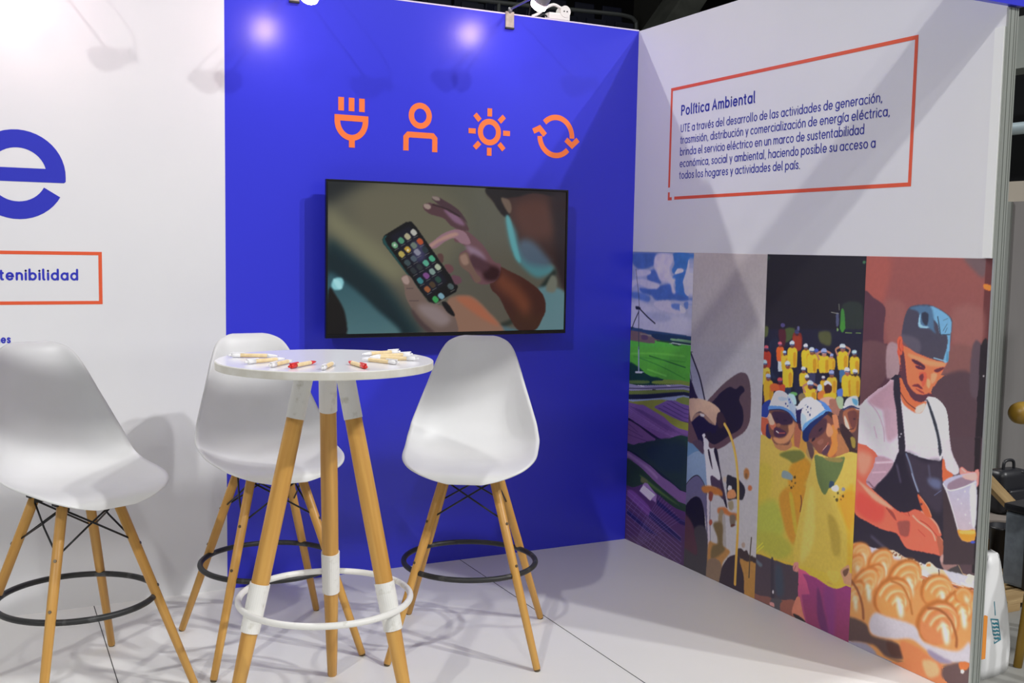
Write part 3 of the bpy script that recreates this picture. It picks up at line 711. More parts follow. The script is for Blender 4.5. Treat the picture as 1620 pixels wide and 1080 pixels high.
  ['P','#7a4434',0.9,1,[1161,1000,1159,992,1152,987,1144,986,1137,990,1134,997,1136,1004,1142,1009,1151,1010,1158,1007]],
  ['P','#b9c6d4',0.7,1,[1161,1011,1158,1005,1150,1000,1141,999,1132,1002,1129,1007,1132,1013,1139,1018,1149,1019,1157,1016]],
  ['S','#394a72',0.9,1,[1137,1001,1162,1003],3.9],
  ['P','#dbad28',1.1,1,[1226,980,1254,983,1266,973,1265,936,1259,930,1228,926,1220,931,1215,967]],
  ['P','#b8861c',1.8,1,[1246,966,1261,968,1261,936,1249,934]],
  ['P','#6a3a2a',0.9,1,[1251,990,1249,984,1244,980,1237,979,1231,982,1229,988,1230,994,1236,998,1243,999,1248,996]],
  ['P','#c0d6e6',0.7,1,[1251,1000,1249,994,1242,991,1234,990,1227,992,1225,997,1227,1002,1233,1005,1241,1006,1248,1004]],
  ['S','#394a72',0.9,1,[1231,992,1252,993],3.2],
  ['P','#cf9f24',1.1,1,[1018,925,1052,929,1066,911,1066,850,1058,839,1022,834,1013,842,1006,904]],
  ['P','#b8861c',1.9,1,[1043,901,1061,903,1061,849,1047,847]],
  ['P','#7a4a38',0.9,1,[1047,937,1045,930,1039,925,1031,924,1024,927,1021,934,1023,941,1030,946,1038,947,1045,943]],
  ['P','#a0aed8',0.8,1,[1048,947,1045,942,1038,937,1028,936,1020,939,1017,944,1019,950,1027,954,1036,955,1044,953]],
  ['S','#394a72',1.0,1,[1024,938,1049,940],3.7],
  ['P','#b54a2a',1.1,1,[1090,918,1123,922,1137,916,1135,891,1127,886,1091,881,1083,884,1078,909]],
  ['P','#5a2222',0.9,1,[1119,930,1117,923,1111,918,1103,917,1097,921,1094,927,1096,934,1102,939,1110,940,1116,936]],
  ['P','#cc5050',0.7,1,[1119,940,1117,935,1109,930,1100,929,1092,932,1089,937,1092,942,1099,947,1108,948,1116,945]],
  ['S','#394a72',0.9,1,[1097,931,1120,933],3.7],
  ['P','#cf5f2c',1.9,1,[1048,910,1084,921,1103,901,1077,889,1054,886]],
  ['P','#cf9f24',1.0,1,[1340,964,1360,966,1369,958,1369,928,1364,923,1342,920,1336,924,1332,953]],
  ['P','#b8861c',1.7,1,[1355,952,1365,954,1366,927,1357,926]],
  ['P','#5c3030',0.9,1,[1358,971,1356,967,1353,964,1348,963,1344,965,1342,969,1343,974,1347,977,1352,978,1356,975]],
  ['P','#cfcad0',0.7,1,[1358,978,1356,974,1352,972,1346,971,1341,973,1339,976,1341,980,1345,982,1351,983,1356,981]],
  ['S','#394a72',0.9,1,[1344,972,1359,974],2.3],
  ['P','#d0a832',1.0,1,[1378,980,1409,984,1422,971,1422,928,1414,921,1381,916,1373,922,1366,965]],
  ['P','#b8861c',1.7,1,[1400,964,1417,966,1417,927,1404,926]],
  ['P','#7a4a34',0.8,1,[1405,991,1403,984,1398,980,1390,979,1384,982,1381,989,1383,996,1389,1000,1396,1001,1402,998]],
  ['P','#8f9acb',0.7,1,[1405,1002,1403,996,1396,992,1387,991,1380,993,1377,999,1379,1004,1386,1008,1395,1009,1402,1007]],
  ['S','#394a72',0.8,1,[1384,993,1406,995],3.6],
  ['P','#24262c',1.0,0,[1459,926,1496,931,1498,867,1466,863]],
  ['P','#dbad28',1.0,1,[1457,998,1489,1002,1503,986,1503,932,1495,923,1461,918,1452,925,1445,979]],
  ['P','#b8861c',1.6,1,[1481,977,1498,979,1498,931,1485,929]],
  ['P','#9a5a48',0.8,1,[1485,1010,1483,1002,1477,997,1470,996,1463,1000,1460,1007,1462,1014,1468,1019,1476,1020,1482,1017]],
  ['P','#d0cfdc',0.7,1,[1485,1021,1483,1015,1476,1010,1467,1009,1459,1012,1456,1017,1458,1023,1465,1028,1475,1029,1482,1026]],
  ['S','#394a72',0.8,1,[1463,1012,1486,1013],3.7],
  ['P','#cfa52c',1.0,1,[1500,1000,1527,1003,1539,987,1539,934,1533,925,1504,921,1496,928,1490,981]],
  ['P','#b8861c',1.6,1,[1520,979,1534,980,1535,933,1524,932]],
  ['P','#3a2a28',0.8,1,[1524,1010,1522,1004,1517,999,1510,999,1505,1002,1502,1008,1504,1014,1509,1018,1516,1019,1521,1016]],
  ['P','#d0dbe0',0.6,1,[1524,1020,1522,1014,1515,1011,1508,1010,1501,1012,1498,1017,1501,1022,1507,1026,1514,1026,1521,1024]],
  ['S','#394a72',0.8,1,[1505,1012,1525,1013],3.2],
  ['P','#d1a52c',1.1,1,[1248,953,1274,956,1285,945,1284,909,1278,903,1250,899,1243,904,1238,940]],
  ['P','#b8861c',1.8,1,[1267,939,1281,941,1281,909,1270,907]],
  ['P','#4a2c28',0.9,1,[1271,962,1269,957,1264,953,1258,952,1253,955,1251,960,1252,965,1257,969,1263,970,1268,967]],
  ['P','#cfd0d8',0.7,1,[1271,971,1269,966,1263,963,1256,962,1249,964,1247,968,1249,972,1255,976,1262,977,1268,975]],
  ['S','#394a72',0.9,1,[1253,963,1272,965],2.9],
  ['P','#dbad28',1.1,1,[1263,922,1301,927,1316,915,1314,875,1306,868,1265,862,1256,867,1249,907]],
  ['P','#b8861c',1.8,1,[1290,907,1310,910,1309,874,1293,872]],
  ['S','#a8745a',1.1,1,[1252,908,1240,927,1267,943],9.1],
  ['S','#a8745a',1.0,1,[1313,916,1323,937,1294,946],8.9],
  ['P','#6a3a2c',0.9,1,[1296,936,1294,927,1287,922,1278,920,1270,924,1267,932,1269,940,1276,946,1285,947,1293,943]],
  ['P','#b4c2e0',0.7,1,[1296,948,1295,943,1290,938,1283,936,1276,935,1269,936,1264,939,1262,944,1263,948,1268,953,1274,956,1282,957,1289,955,1294,952]],
  ['S','#394a72',0.9,1,[1270,937,1297,940],4.3],
  ['P','#a8c0e4',1.4,1,[1345,935,1343,927,1337,921,1328,920,1321,924,1318,932,1320,940,1326,946,1335,947,1342,943]],
  ['P','#c9702e',2.1,1,[1324,915,1361,925,1358,896,1326,888]],
  ['P','#4a2822',1.4,1,[1397,942,1396,931,1390,923,1382,917,1373,916,1364,919,1358,927,1355,936,1357,947,1362,956,1370,961,1379,962,1388,959,1394,951]],
  ['P','#d3d9e4',1.0,1,[1353,954,1366,966,1387,961,1394,950,1375,954,1359,946]],
  ['P','#dbad28',1.7,1,[1357,913,1417,924,1415,901,1363,896]],
  ['P','#4c6cb8',2.0,1,[1424,936,1451,946,1453,917,1430,911]],
  ['P','#5c9a52',2.9,1,[1209,894,1207,889,1201,886,1192,883,1183,881,1174,882,1167,884,1165,888,1167,892,1173,896,1182,899,1191,900,1200,900,1206,897]],
  ['P','#9fc0cc',2.9,1,[1158,887,1194,886,1205,851,1165,851]],
  ['P','#7a6a4a',3.5,1,[1257,886,1256,878,1250,871,1242,866,1233,865,1224,867,1217,873,1215,880,1216,888,1222,895,1230,900,1240,901,1249,899,1255,893]],
  ['P','#c79a84',3.4,1,[1422,894,1418,885,1406,878,1389,872,1369,869,1351,870,1338,874,1333,881,1337,890,1350,897,1367,903,1387,906,1405,905,1417,900]],
  ['P','#9a6a58',2.7,1,[1386,894,1426,897,1437,841,1401,850]],
  ['P','#9aae8a',2.7,1,[1421,908,1456,913,1455,872,1435,872]],
  ['P','#c78a34',7.8,1,[987,709,1062,715,1074,670,990,662]],
  ['P','#b55a3a',3.9,1,[993,761,1040,769,1048,713,1017,689,996,720]],
  ['P','#d5d3d8',1.9,1,[996,723,1016,695,1046,681,1022,680,997,705]],
  ['P','#2c3f8a',1.5,1,[1054,849,1013,831,994,793,1007,770,1040,781,1052,808]],
  ['P','#3b2a40',2.3,1,[993,860,1012,859,1013,834,994,831]],
  ['P','#332c50',3.1,1,[1033,742,1061,746,1064,694,1036,692]],
  ['P','#c3913f',5.1,1,[1182,766,1252,771,1316,698,1385,651,1235,622,1187,690]],
  ['P','#a8654a',3.6,1,[1204,769,1239,769,1231,682,1204,690]],
  ['P','#4a2f30',2.9,1,[1220,790,1251,789,1253,753,1226,761]],
  ['P','#a88a55',4.2,1,[1281,709,1316,698,1302,638,1275,660]],
  ['P','#5a4440',3.5,1,[1272,714,1298,715,1317,680,1301,653]],
  ['P','#27224a',2.2,1,[1204,836,1247,845,1251,789,1216,783]],
  ['P','#c6d2e2',1.4,1,[1209,831,1220,857,1253,885,1295,891,1305,874,1263,860,1239,841]],
  ['P','#5a403c',2.7,1,[1440,853,1478,876,1531,878,1540,738,1521,734,1448,796]],
  ['P','#9a5f42',2.0,1,[1463,862,1528,880,1530,809,1510,789,1483,796,1465,828]],
  ['P','#6b4038',4.0,1,[1483,859,1528,871,1529,821,1509,806]],
  ['P','#d0b8a8',1.7,1,[1466,845,1476,841,1498,804,1495,790,1479,801,1470,823]],
  ['S','#4a2c2c',1.3,1,[1491,797,1517,805],3.3],
  ['P','#33232c',1.3,1,[1525,843,1523,841,1521,839,1517,839,1514,839,1512,841,1514,843,1516,844,1520,845,1523,844]],
  ['P','#dde0e8',1.0,1,[1462,876,1472,906,1502,924,1530,924,1534,878,1504,888,1467,868]],
  ['P','#5f9dbd',3.9,1,[1502,916,1529,914,1530,894,1511,897]],
  ['S','#31395c',1.3,1,[1463,869,1500,887,1533,882],6.0],
  ['P','#3a2a28',2.7,1,[1451,803,1470,811,1531,764,1526,726,1486,742]],
  ['P','#93803a',2.0,1,[1504,771,1527,769,1529,736,1514,738]],
  ['P','#c2a94c',1.6,1,[985,667,1064,687,1115,681,1170,672,1205,684,1240,678,1284,656,1313,607,1285,359,1269,202,1235,174,1198,200,1117,190,998,190,976,314],'#b8a63e'],
  ['P','#b8a63c',19.4,1,[991,561,1071,576,1072,466,1047,333,997,288,977,380]],
  ['P','#a3a842',23.3,1,[996,385,1111,443,1163,330,1076,244,995,239]],
  ['P','#b9852a',11.0,1,[1172,642,1250,656,1303,627,1281,563,1258,530,1216,503,1171,512,1128,459,1162,361,1192,312,1228,300,1255,429,1278,541]],
  ['P','#bf8a26',10.9,1,[1192,609,1286,633,1277,571,1252,474,1247,424,1219,452,1179,520]],
  ['P','#6f7436',6.0,1,[1118,635,1173,624,1200,617,1234,632,1267,654,1240,673,1171,660]],
  ['P','#b8a034',5.9,1,[1186,484,1208,483,1242,350,1225,345]],
  ['P','#7e9090',3.7,1,[1140,569,1162,578,1203,565,1195,545,1169,546,1141,546]],
  ['P','#42361c',0.7,1,[1220,562,1219,559,1216,556,1213,556,1210,557,1208,560,1209,563,1212,566,1216,567,1219,565]],
  ['P','#42361c',0.7,1,[1202,543,1201,541,1199,539,1197,539,1195,540,1194,542,1194,544,1196,546,1199,546,1201,545]],
  ['P','#42361c',0.7,1,[1222,540,1221,537,1219,536,1217,535,1215,536,1214,538,1215,540,1216,542,1219,542,1221,542]],
  ['P','#42361c',0.7,1,[1203,517,1202,514,1199,512,1196,511,1193,512,1191,515,1192,518,1195,521,1199,521,1202,520]],
  ['P','#42361c',0.7,1,[1188,523,1188,522,1187,521,1185,520,1184,521,1183,522,1183,524,1185,525,1186,525,1188,525]],
  ['P','#42361c',0.7,1,[1211,525,1211,524,1210,523,1208,523,1207,523,1207,524,1207,526,1208,526,1210,527,1211,526]],
  ['S','#6b3c2c',2.2,1,[1253,496,1259,470,1253,432],5.7],
  ['P','#b07a52',2.3,1,[1068,697,1124,682,1177,704,1187,684,1162,661,1130,654,1098,659,1084,672]],
  ['P','#6f4a3a',1.5,1,[1048,807,1097,827,1179,820,1203,787,1201,744,1181,704,1169,684,1129,677,1088,676,1068,697,1047,732]],
  ['P','#c58a5e',5.1,1,[1164,775,1199,781,1201,744,1185,717,1168,696,1133,681,1097,680,1077,699,1132,705,1166,733]],
  ['P','#ba6a4c',3.8,1,[1045,769,1063,785,1078,768,1093,752,1080,731,1061,734]],
  ['P','#d2a98e',2.3,1,[1044,788,1058,793,1083,759,1070,748,1051,751]],
  ['P','#3c2a3a',4.5,1,[1067,801,1162,812,1190,779,1156,762,1092,761]],
  ['P','#2a2030',1.5,1,[1106,779,1104,777,1099,775,1093,774,1088,774,1086,775,1088,777,1092,779,1099,780,1104,780]],
  ['P','#2a2030',1.5,1,[1157,780,1155,778,1149,776,1142,775,1136,775,1134,777,1136,779,1142,781,1149,782,1155,782]],
  ['P','#4b3040',3.0,1,[1080,734,1102,744,1153,733,1149,717,1114,705,1086,707]],
  ['S','#e8ccc0',1.5,1,[1096,727,1108,723],5.2],
  ['S','#a05048',1.5,1,[1113,722,1146,728],4.5],
  ['P','#8f6048',3.0,1,[1119,756,1117,751,1111,747,1103,746,1096,748,1094,752,1096,756,1102,760,1110,761,1116,760]],
  ['P','#dbdfea',1.1,1,[1043,813,1059,853,1076,883,1102,894,1134,892,1171,874,1195,847,1205,818,1205,788,1162,812,1111,823,1048,807]],
  ['P','#9fb0dc',5.1,1,[1149,877,1176,869,1200,836,1205,794,1175,814]],
  ['P','#5a8ac6',1.5,1,[1044,823,1088,830,1133,832,1179,820,1207,794,1205,782,1162,812,1112,818,1048,807]],
  ['P','#a7b6ce',3.0,1,[1100,868,1140,872,1158,866,1132,855,1105,854]],
  ['P','#24336e',1.1,1,[1168,866,1167,864,1165,862,1163,862,1161,863,1160,865,1160,867,1162,869,1165,869,1167,868]],
  ['P','#24336e',1.1,1,[1148,846,1147,844,1145,842,1143,842,1141,843,1140,845,1140,848,1142,850,1145,850,1147,849]],
  ['P','#24336e',1.1,1,[1160,839,1160,837,1158,835,1155,835,1153,836,1152,838,1153,840,1155,842,1157,842,1159,841]],
  ['P','#24336e',1.1,1,[1174,856,1173,854,1171,852,1169,852,1167,853,1166,855,1167,858,1169,859,1171,860,1173,858]],
  ['S','#2a2f52',1.5,1,[1048,807,1112,818,1162,812,1203,784],4.6],
  ['P','#3c2c26',2.1,1,[1365,842,1392,852,1421,838,1438,818,1445,778,1474,754,1515,722,1504,714,1448,733,1425,775,1392,799]],
  ['P','#7a4c3c',1.4,1,[1255,723,1277,781,1333,825,1373,837,1406,825,1432,794,1442,761,1437,719,1431,689,1399,674,1358,676,1324,693,1298,715]],
  ['P','#d9803c',4.7,1,[1400,794,1423,804,1446,761,1440,726,1430,695,1399,676,1390,693,1408,729,1402,760]],
  ['P','#c98a64',2.7,1,[1379,803,1400,800,1413,773,1395,753,1377,767]],
  ['P','#4c3238',5.7,1,[1269,767,1329,813,1374,820,1376,785,1346,750,1305,732,1271,732]],
  ['P','#241c28',1.7,1,[1356,783,1356,780,1353,775,1347,769,1341,766,1337,765,1336,768,1339,773,1345,779,1351,782]],
  ['P','#241c28',1.7,1,[1318,738,1319,736,1316,730,1311,725,1305,721,1301,720,1300,723,1302,728,1308,734,1314,738]],
  ['S','#a05a4c',1.7,1,[1361,694,1381,715,1390,731],5.5],
  ['S','#e0c0b0',1.0,1,[1365,699,1382,718],2.4],
  ['P','#8a5a4a',2.4,1,[1331,724,1359,741,1364,727,1344,714]],
  ['P','#543a44',3.5,1,[1358,687,1392,723,1401,713,1383,683]],
  ['P','#c98058',2.0,1,[1405,839,1429,840,1440,801,1425,787,1416,803]],
  ['P','#a87048',2.0,1,[1433,771,1453,768,1499,724,1488,711,1431,686,1441,720]],
  ['P','#dfe2ec',1.1,1,[1239,835,1247,845,1288,878,1321,885,1346,871,1360,853,1332,831,1292,804,1260,778,1246,752,1236,786,1234,813]],
  ['P','#a4b8e2',4.3,1,[1238,823,1262,814,1268,791,1248,764,1237,792]],
  ['P','#4f7fcc',1.4,1,[1321,885,1358,882,1392,863,1403,850,1372,852,1360,856,1346,874]],
  ['P','#5d92cf',1.4,1,[1246,764,1263,788,1308,818,1360,853,1372,850,1349,830,1309,804,1269,773,1251,746]],
  ['P','#1f2c5a',1.4,1,[1249,749,1269,773,1309,804,1357,835,1372,849,1389,848,1350,816,1303,773,1283,740,1284,722,1268,713,1250,722]],
  ['P','#3a4266',1.1,1,[1275,852,1274,850,1272,847,1269,847,1266,848,1265,851,1266,854,1268,856,1272,856,1274,855]],
  ['P','#3a4266',1.1,1,[1291,849,1291,847,1289,845,1286,845,1284,846,1284,848,1284,850,1286,851,1288,852,1290,851]],
  ['P','#3a4266',1.1,1,[1278,832,1277,829,1275,828,1273,827,1270,828,1269,831,1270,833,1272,835,1275,835,1277,834]],
  ['P','#3a4266',1.1,1,[1290,823,1289,820,1287,818,1283,817,1281,819,1279,822,1280,825,1283,827,1286,827,1289,826]],
  ['P','#3a4266',1.1,1,[1290,840,1290,838,1289,837,1287,837,1286,838,1285,839,1286,840,1287,841,1289,842,1290,841]],
  ['P','#3a4266',1.1,1,[1267,839,1267,838,1266,837,1264,837,1263,837,1262,838,1262,840,1264,841,1265,841,1267,841]],
  ['P','#c2ab3c',1.5,0,[1238,307,1519,380,1529,220,1480,188,1433,183,1364,198,1256,211]],
  ['P','#c4ac50',1.4,1,[1321,670,1350,681,1399,675,1439,685,1492,710,1531,703,1534,538,1532,419,1538,279,1528,259,1503,228,1467,224,1406,230,1323,224,1232,223,1235,323,1255,426,1283,542,1303,630],'#bfa844'],
  ['P','#cfa032',8.6,1,[1500,582,1533,586,1535,394,1538,279,1516,273,1507,416,1450,507,1468,534]],
  ['P','#d8932c',8.7,1,[1460,533,1532,571,1532,451,1522,420,1488,469]],
  ['P','#a8913a',10.2,1,[1405,458,1446,445,1473,393,1477,321,1442,311,1417,393]],
  ['P','#c8b65a',12.7,1,[1297,515,1326,521,1337,343,1284,238,1265,263]],
  ['P','#5f6f40',1.7,1,[1321,670,1359,671,1408,668,1474,692,1475,669,1462,632,1437,589,1406,559,1388,531,1371,534,1349,562,1334,598,1326,635]],
  ['P','#8a7a44',2.7,1,[1375,671,1463,684,1460,669,1400,661]],
  ['P','#33475c',2.4,1,[1409,586,1429,587,1430,573,1406,559]],
  ['P','#cfd6c0',2.0,1,[1418,565,1445,579,1458,567,1443,552,1423,554]],
  ['P','#7f8090',1.3,1,[1489,572,1487,567,1483,564,1477,563,1472,564,1470,568,1472,572,1476,576,1482,577,1487,575]],
  ['P','#4a4222',1.0,1,[1457,550,1456,548,1454,546,1451,545,1448,546,1447,548,1448,551,1450,553,1453,554,1456,553]],
  ['P','#4a4222',1.0,1,[1438,532,1437,530,1435,529,1434,529,1432,529,1431,531,1432,532,1433,534,1435,534,1437,534]],
  ['P','#4a4222',1.0,1,[1485,545,1484,542,1481,539,1478,539,1475,540,1474,542,1475,545,1477,548,1481,549,1483,547]],
  ['P','#4a4222',1.0,1,[1474,530,1473,528,1472,526,1469,526,1468,527,1467,528,1467,530,1469,532,1471,532,1473,532]],
  ['P','#4a4222',1.0,1,[1456,525,1455,520,1452,517,1447,516,1443,518,1441,521,1443,525,1446,529,1451,530,1455,528]],
  ['S','#6a6030',0.7,1,[1452,546,1452,528],1.3],
  ['S','#6a6030',0.7,1,[1455,548,1475,543],1.3],
  ['P','#a3a13c',16.2,1,[990,278,1075,304,1164,305,1216,267,1157,216,1060,216]],
  ['P','#c0a232',2.7,1,[995,190,1028,201,1113,204,1182,210,1232,215,1232,207,1177,198,1094,194,996,184]],
  ['S','#d0c23c',2.2,1,[994,207,1039,250],4.3],
  ['S','#cabf3c',2.2,1,[998,197,1046,239],3.8],
  ['P','#453b42',2.2,1,[989,184,1094,197,1183,201,1235,205,1258,184,1258,133,1246,78,1229,61,1167,49,1123,39,1012,23,992,71],'#4a3e44'],
  ['P','#5f6a70',5.4,1,[1003,169,1024,166,1044,158,1031,146,1011,153]],
  ['P','#39333c',4.2,1,[1094,190,1111,190,1123,39,1103,42]],
  ['P','#d8cdd0',1.6,1,[1119,67,1119,62,1117,59,1114,58,1111,60,1110,64,1111,69,1113,73,1116,73,1118,71]],
  ['P','#3b4450',15.6,1,[1121,171,1159,182,1178,74,1134,61]],
  ['P','#7c5248',3.3,1,[1005,16,1103,38,1105,7,993,-1]],
  ['P','#4d4a4c',4.2,1,[1104,33,1180,48,1183,-3,1119,-6]],
  ['P','#8a5648',4.1,1,[1167,40,1246,69,1245,-1,1170,-7]],
  ['P','#d08c84',2.6,1,[1098,16,1121,21,1125,5,1099,5]],
  ['P','#c07860',4.0,1,[1252,79,1288,90,1317,6,1232,8]],
  ['P','#2c2626',2.0,1,[1235,11,1268,16,1311,4,1269,-5]],
  ['P','#c98078',2.0,1,[1231,219,1255,226,1257,201,1249,186,1227,190]],
  ['S','#8a4c44',1.5,1,[1241,209,1233,190],3.0],
  ['P','#c2547a',2.0,0,[1256,209,1287,192,1340,199,1433,185,1482,190,1524,218,1538,-2,1468,-26,1318,-11,1291,40,1262,117],'#8a4262'],
  ['P','#8c3a72',4.0,0,[1281,191,1340,195,1433,181,1477,188,1524,216,1538,-2,1439,-11,1323,-9,1295,59,1281,105,1327,120,1307,164],'#823858'],
  ['P','#63305c',7.7,1,[1366,157,1385,137,1405,85,1438,5,1405,-7,1373,50]],
  ['P','#7c3870',14.3,1,[1400,159,1456,175,1467,-2,1445,-10]],
  ['P','#c2ab3c',2.0,1,[1262,207,1304,206,1364,194,1433,181,1477,188,1482,200,1432,193,1363,202,1280,214]],
  ['P','#cbb04a',5.7,1,[1413,237,1479,252,1470,212,1437,207]],
  ['P','#b98a6a',2.3,1,[1484,257,1504,279,1528,290,1529,226,1508,216,1496,236]],
  ['P','#6a4a3a',2.3,1,[1497,261,1523,280,1522,260,1506,243]],
  ['N','#000000',0.025,9,0],
 ],
 'p4': [
  ['P','#8a4f49',0.8,0,[1520,1442,2086,1450,2102,1103,1527,1042],'#7c4a48'],
  ['P','#985248',23.4,1,[1539,1439,1654,1440,1638,1288,1621,1273,1533,1310]],
  ['P','#a3574a',15.7,1,[1535,1350,1610,1313,1643,1268,1642,1154,1633,1294]],
  ['P','#665254',10.0,1,[1964,1445,2051,1446,2048,1381,2011,1398]],
  ['P','#8a5650',15.1,1,[1642,1288,1732,1273,1723,1161,1665,1136,1642,1221]],
  ['P','#53353d',3.9,1,[1533,1308,1584,1292,1639,1261,1639,1201,1641,1134,1661,1123,1661,989,1532,973,1535,1146]],
  ['P','#5c2f2e',1.3,0,[2049,1446,2079,1447,2088,1102,2053,1098,2050,1309]],
  ['P','#f07a2e',2.0,1,[2048,1358,2075,1355,2074,1340,2051,1343]],
  ['P','#8a5853',17.0,1,[1931,1272,2045,1278,2049,1158,1947,1149]],
  ['P','#a08084',5.3,1,[1661,1128,1691,1135,1700,1060,1657,1055]],
  ['P','#54424a',6.6,1,[2020,1155,2052,1164,2055,1068,2019,1064]],
  ['P','#221c1f',2.0,1,[2051,1161,2072,1181,2080,1071,2052,1067]],
  ['P','#634446',5.5,1,[1528,1113,1658,1125,1660,1018,1611,961,1568,925,1538,893]],
  ['P','#9b8084',5.3,1,[1658,1125,1713,1130,1714,1048,1674,1010,1660,1025]],
  ['P','#7a504c',10.3,1,[1922,1143,2018,1151,2021,1060,1898,1039,1883,1028]],
  ['P','#4e3a40',10.5,1,[1882,1034,2024,1063,2058,820,1952,801,1924,942,1863,978]],
  ['P','#54444c',6.6,1,[2018,1158,2046,1160,2050,1002,2016,1013]],
  ['P','#211a1e',1.6,0,[2048,1163,2074,1166,2073,823,2048,818,2048,972]],
  ['P','#e0dde0',0.7,1,[2068,1066,2068,1064,2066,1063,2064,1062,2063,1063,2062,1065,2063,1066,2064,1068,2066,1068,2068,1067]],
  ['S','#cfcacc',0.7,1,[2049,858,2070,863],1.6],
  ['P','#4e3c42',1.1,0,[1829,827,2078,869,2087,576,2093,423,1876,360]],
  ['P','#211a1e',1.7,0,[2046,863,2070,867,2071,757,2090,422,2065,415,2051,753]],
  ['P','#cfc3cc',1.6,1,[1532,760,1530,864,1546,901,1590,935,1662,988,1695,1012,1720,1025,1751,943,1802,911,1840,955,1851,973,1895,957,1924,932,1938,893,1958,802,1993,746,1976,724,1953,728,1920,699,1761,650,1633,606,1664,688,1624,749,1588,759],'#c4bccb'],
  ['P','#b48f9c',9.3,1,[1595,936,1662,985,1696,1009,1707,964,1727,913,1695,889,1628,899,1582,913]],
  ['P','#d9dce6',8.8,1,[1754,897,1803,898,1845,943,1890,918,1912,826,1910,730,1798,724,1758,832]],
  ['P','#b495a2',11.4,1,[1659,904,1720,893,1733,828,1684,786,1662,850]],
  ['S','#a58896',2.3,1,[1582,917,1630,879,1659,829,1667,783],3.1],
  ['S','#ab909c',2.3,1,[1615,829,1631,791],3.1],
  ['P','#e0e2ea',5.7,1,[1852,963,1904,945,1926,907,1941,846,1910,857,1875,915]],
  ['P','#e2683f',1.9,1,[1720,1025,1748,989,1792,949,1840,952,1841,939,1827,912,1803,905,1769,916,1739,935,1725,976]],
  ['P','#e8b9ae',3.6,1,[1801,927,1837,945,1838,926,1819,907,1799,907]],
  ['S','#57312f',1.9,1,[1730,967,1759,938,1798,920],3.7],
  ['P','#ee7048',1.5,1,[1707,1129,1755,1127,1814,1113,1913,1096,1912,1082,1897,1049,1880,1018,1861,994,1851,976,1836,955,1808,946,1779,954,1757,980,1737,1017,1722,1058]],
  ['P','#c04a34',1.9,1,[1713,1133,1730,1135,1733,1092,1720,1088,1706,1106]],
  ['P','#f58a5e',5.1,1,[1753,1107,1798,1102,1855,1092,1910,1091,1907,1078,1848,1075,1774,1090]],
  ['P','#54323c',3.0,1,[1719,1104,1736,1106,1754,1019,1764,997,1794,975,1823,972,1843,978,1854,983,1851,970,1825,947,1800,945,1779,954,1757,980,1733,1020]],
  ['P','#6c3338',2.2,1,[1780,1000,1804,1007,1825,995,1822,990,1801,996,1781,995]],
  ['P','#8a3c38',1.8,1,[1793,991,1822,985,1835,977,1818,978]],
  ['P','#c95840',3.6,1,[1806,1045,1834,1051,1839,1026,1825,999,1815,1023]],
  ['P','#6a3034',3.2,1,[1807,1035,1824,1044,1824,1021,1812,1021]],
  ['P','#4a2a38',1.5,1,[1770,1090,1799,1086,1828,1073,1829,1062,1813,1068,1783,1076]],
  ['P','#50283a',1.4,1,[1788,1069,1817,1067,1829,1060,1813,1057,1793,1061]],
  ['P','#5c2c34',1.4,1,[1869,1063,1907,1077,1904,1067,1881,1055]],
  ['P','#ff9a6c',3.5,1,[1843,1030,1856,1022,1853,999,1841,1007]],
  ['P','#f59068',4.2,1,[1858,1048,1881,1050,1875,1024,1860,1016]],
  ['P','#42404f',1.5,1,[1722,1168,1729,1227,1746,1264,1770,1275,1806,1280,1842,1279,1878,1269,1909,1255,1930,1238,1932,1210,1928,1147,1923,1112,1920,1095,1881,1095,1833,1103,1780,1117,1741,1143],'#44404c'],
  ['P','#6a9fc2',2.5,1,[1838,1276,1878,1267,1914,1249,1930,1228,1929,1191,1928,1147,1922,1096,1905,1098,1917,1146,1914,1183,1887,1184,1873,1218,1848,1241]],
  ['P','#4a6a88',5.8,1,[1750,1264,1774,1272,1806,1277,1842,1273,1856,1236,1859,1204,1868,1186,1835,1202,1795,1203,1792,1251]],
  ['P','#8cb8d4',2.5,1,[1793,1231,1800,1251,1802,1213,1831,1207,1835,1202,1795,1203]],
  ['P','#2f3444',4.3,1,[1804,1251,1832,1250,1830,1212,1810,1220]],
  ['S','#2a3040',1.7,1,[1872,1243,1882,1206,1887,1184],3.5],
  ['S','#2a3040',1.4,1,[1887,1183,1925,1187],2.8],
  ['S','#3c5068',1.0,1,[1898,1198,1912,1221],2.1],
  ['S','#3c5068',1.0,1,[1906,1192,1913,1208],2.1],
  ['S','#3c5068',1.0,1,[1896,1232,1914,1240],1.7],
  ['P','#55505c',7.4,1,[1722,1171,1798,1158,1801,1113,1741,1137]],
  ['S','#8ab0cc',1.8,1,[1865,1103,1920,1096],3.5],
  ['P','#4b86a8',1.7,1,[1918,1130,1924,1115,1924,1097,1916,1099]],
  ['P','#d65a3e',1.9,1,[1703,1143,1710,1162,1723,1160,1727,1129,1727,1102,1714,1104]],
  ['S','#8c3028',1.5,1,[1715,1151,1712,1127,1722,1112],2.6],
  ['P','#241f2b',1.5,1,[1736,761,1767,765,1830,757,1913,760,1925,763,1950,414,1876,360,1541,264,1531,502,1610,493,1686,562,1626,600,1667,650,1712,710],'#2c2631'],
  ['P','#c9c0cb',1.1,0,[1763,766,1809,764,1870,756,1913,760,1910,802,1761,796]],
  ['P','#3a323f',14.7,1,[1768,760,1851,746,1921,753,1935,603,1885,591,1799,670]],
  ['S','#6f7a94',3.7,1,[1768,757,1787,724,1806,679,1830,637],6.6],
  ['S','#9aa4bc',1.5,1,[1797,693,1811,666,1827,637],2.6],
  ['P','#5c6280',10.6,1,[1866,691,1918,695,1920,663,1880,668]],
  ['S','#5c6280',2.1,1,[1898,639,1924,661],2.8],
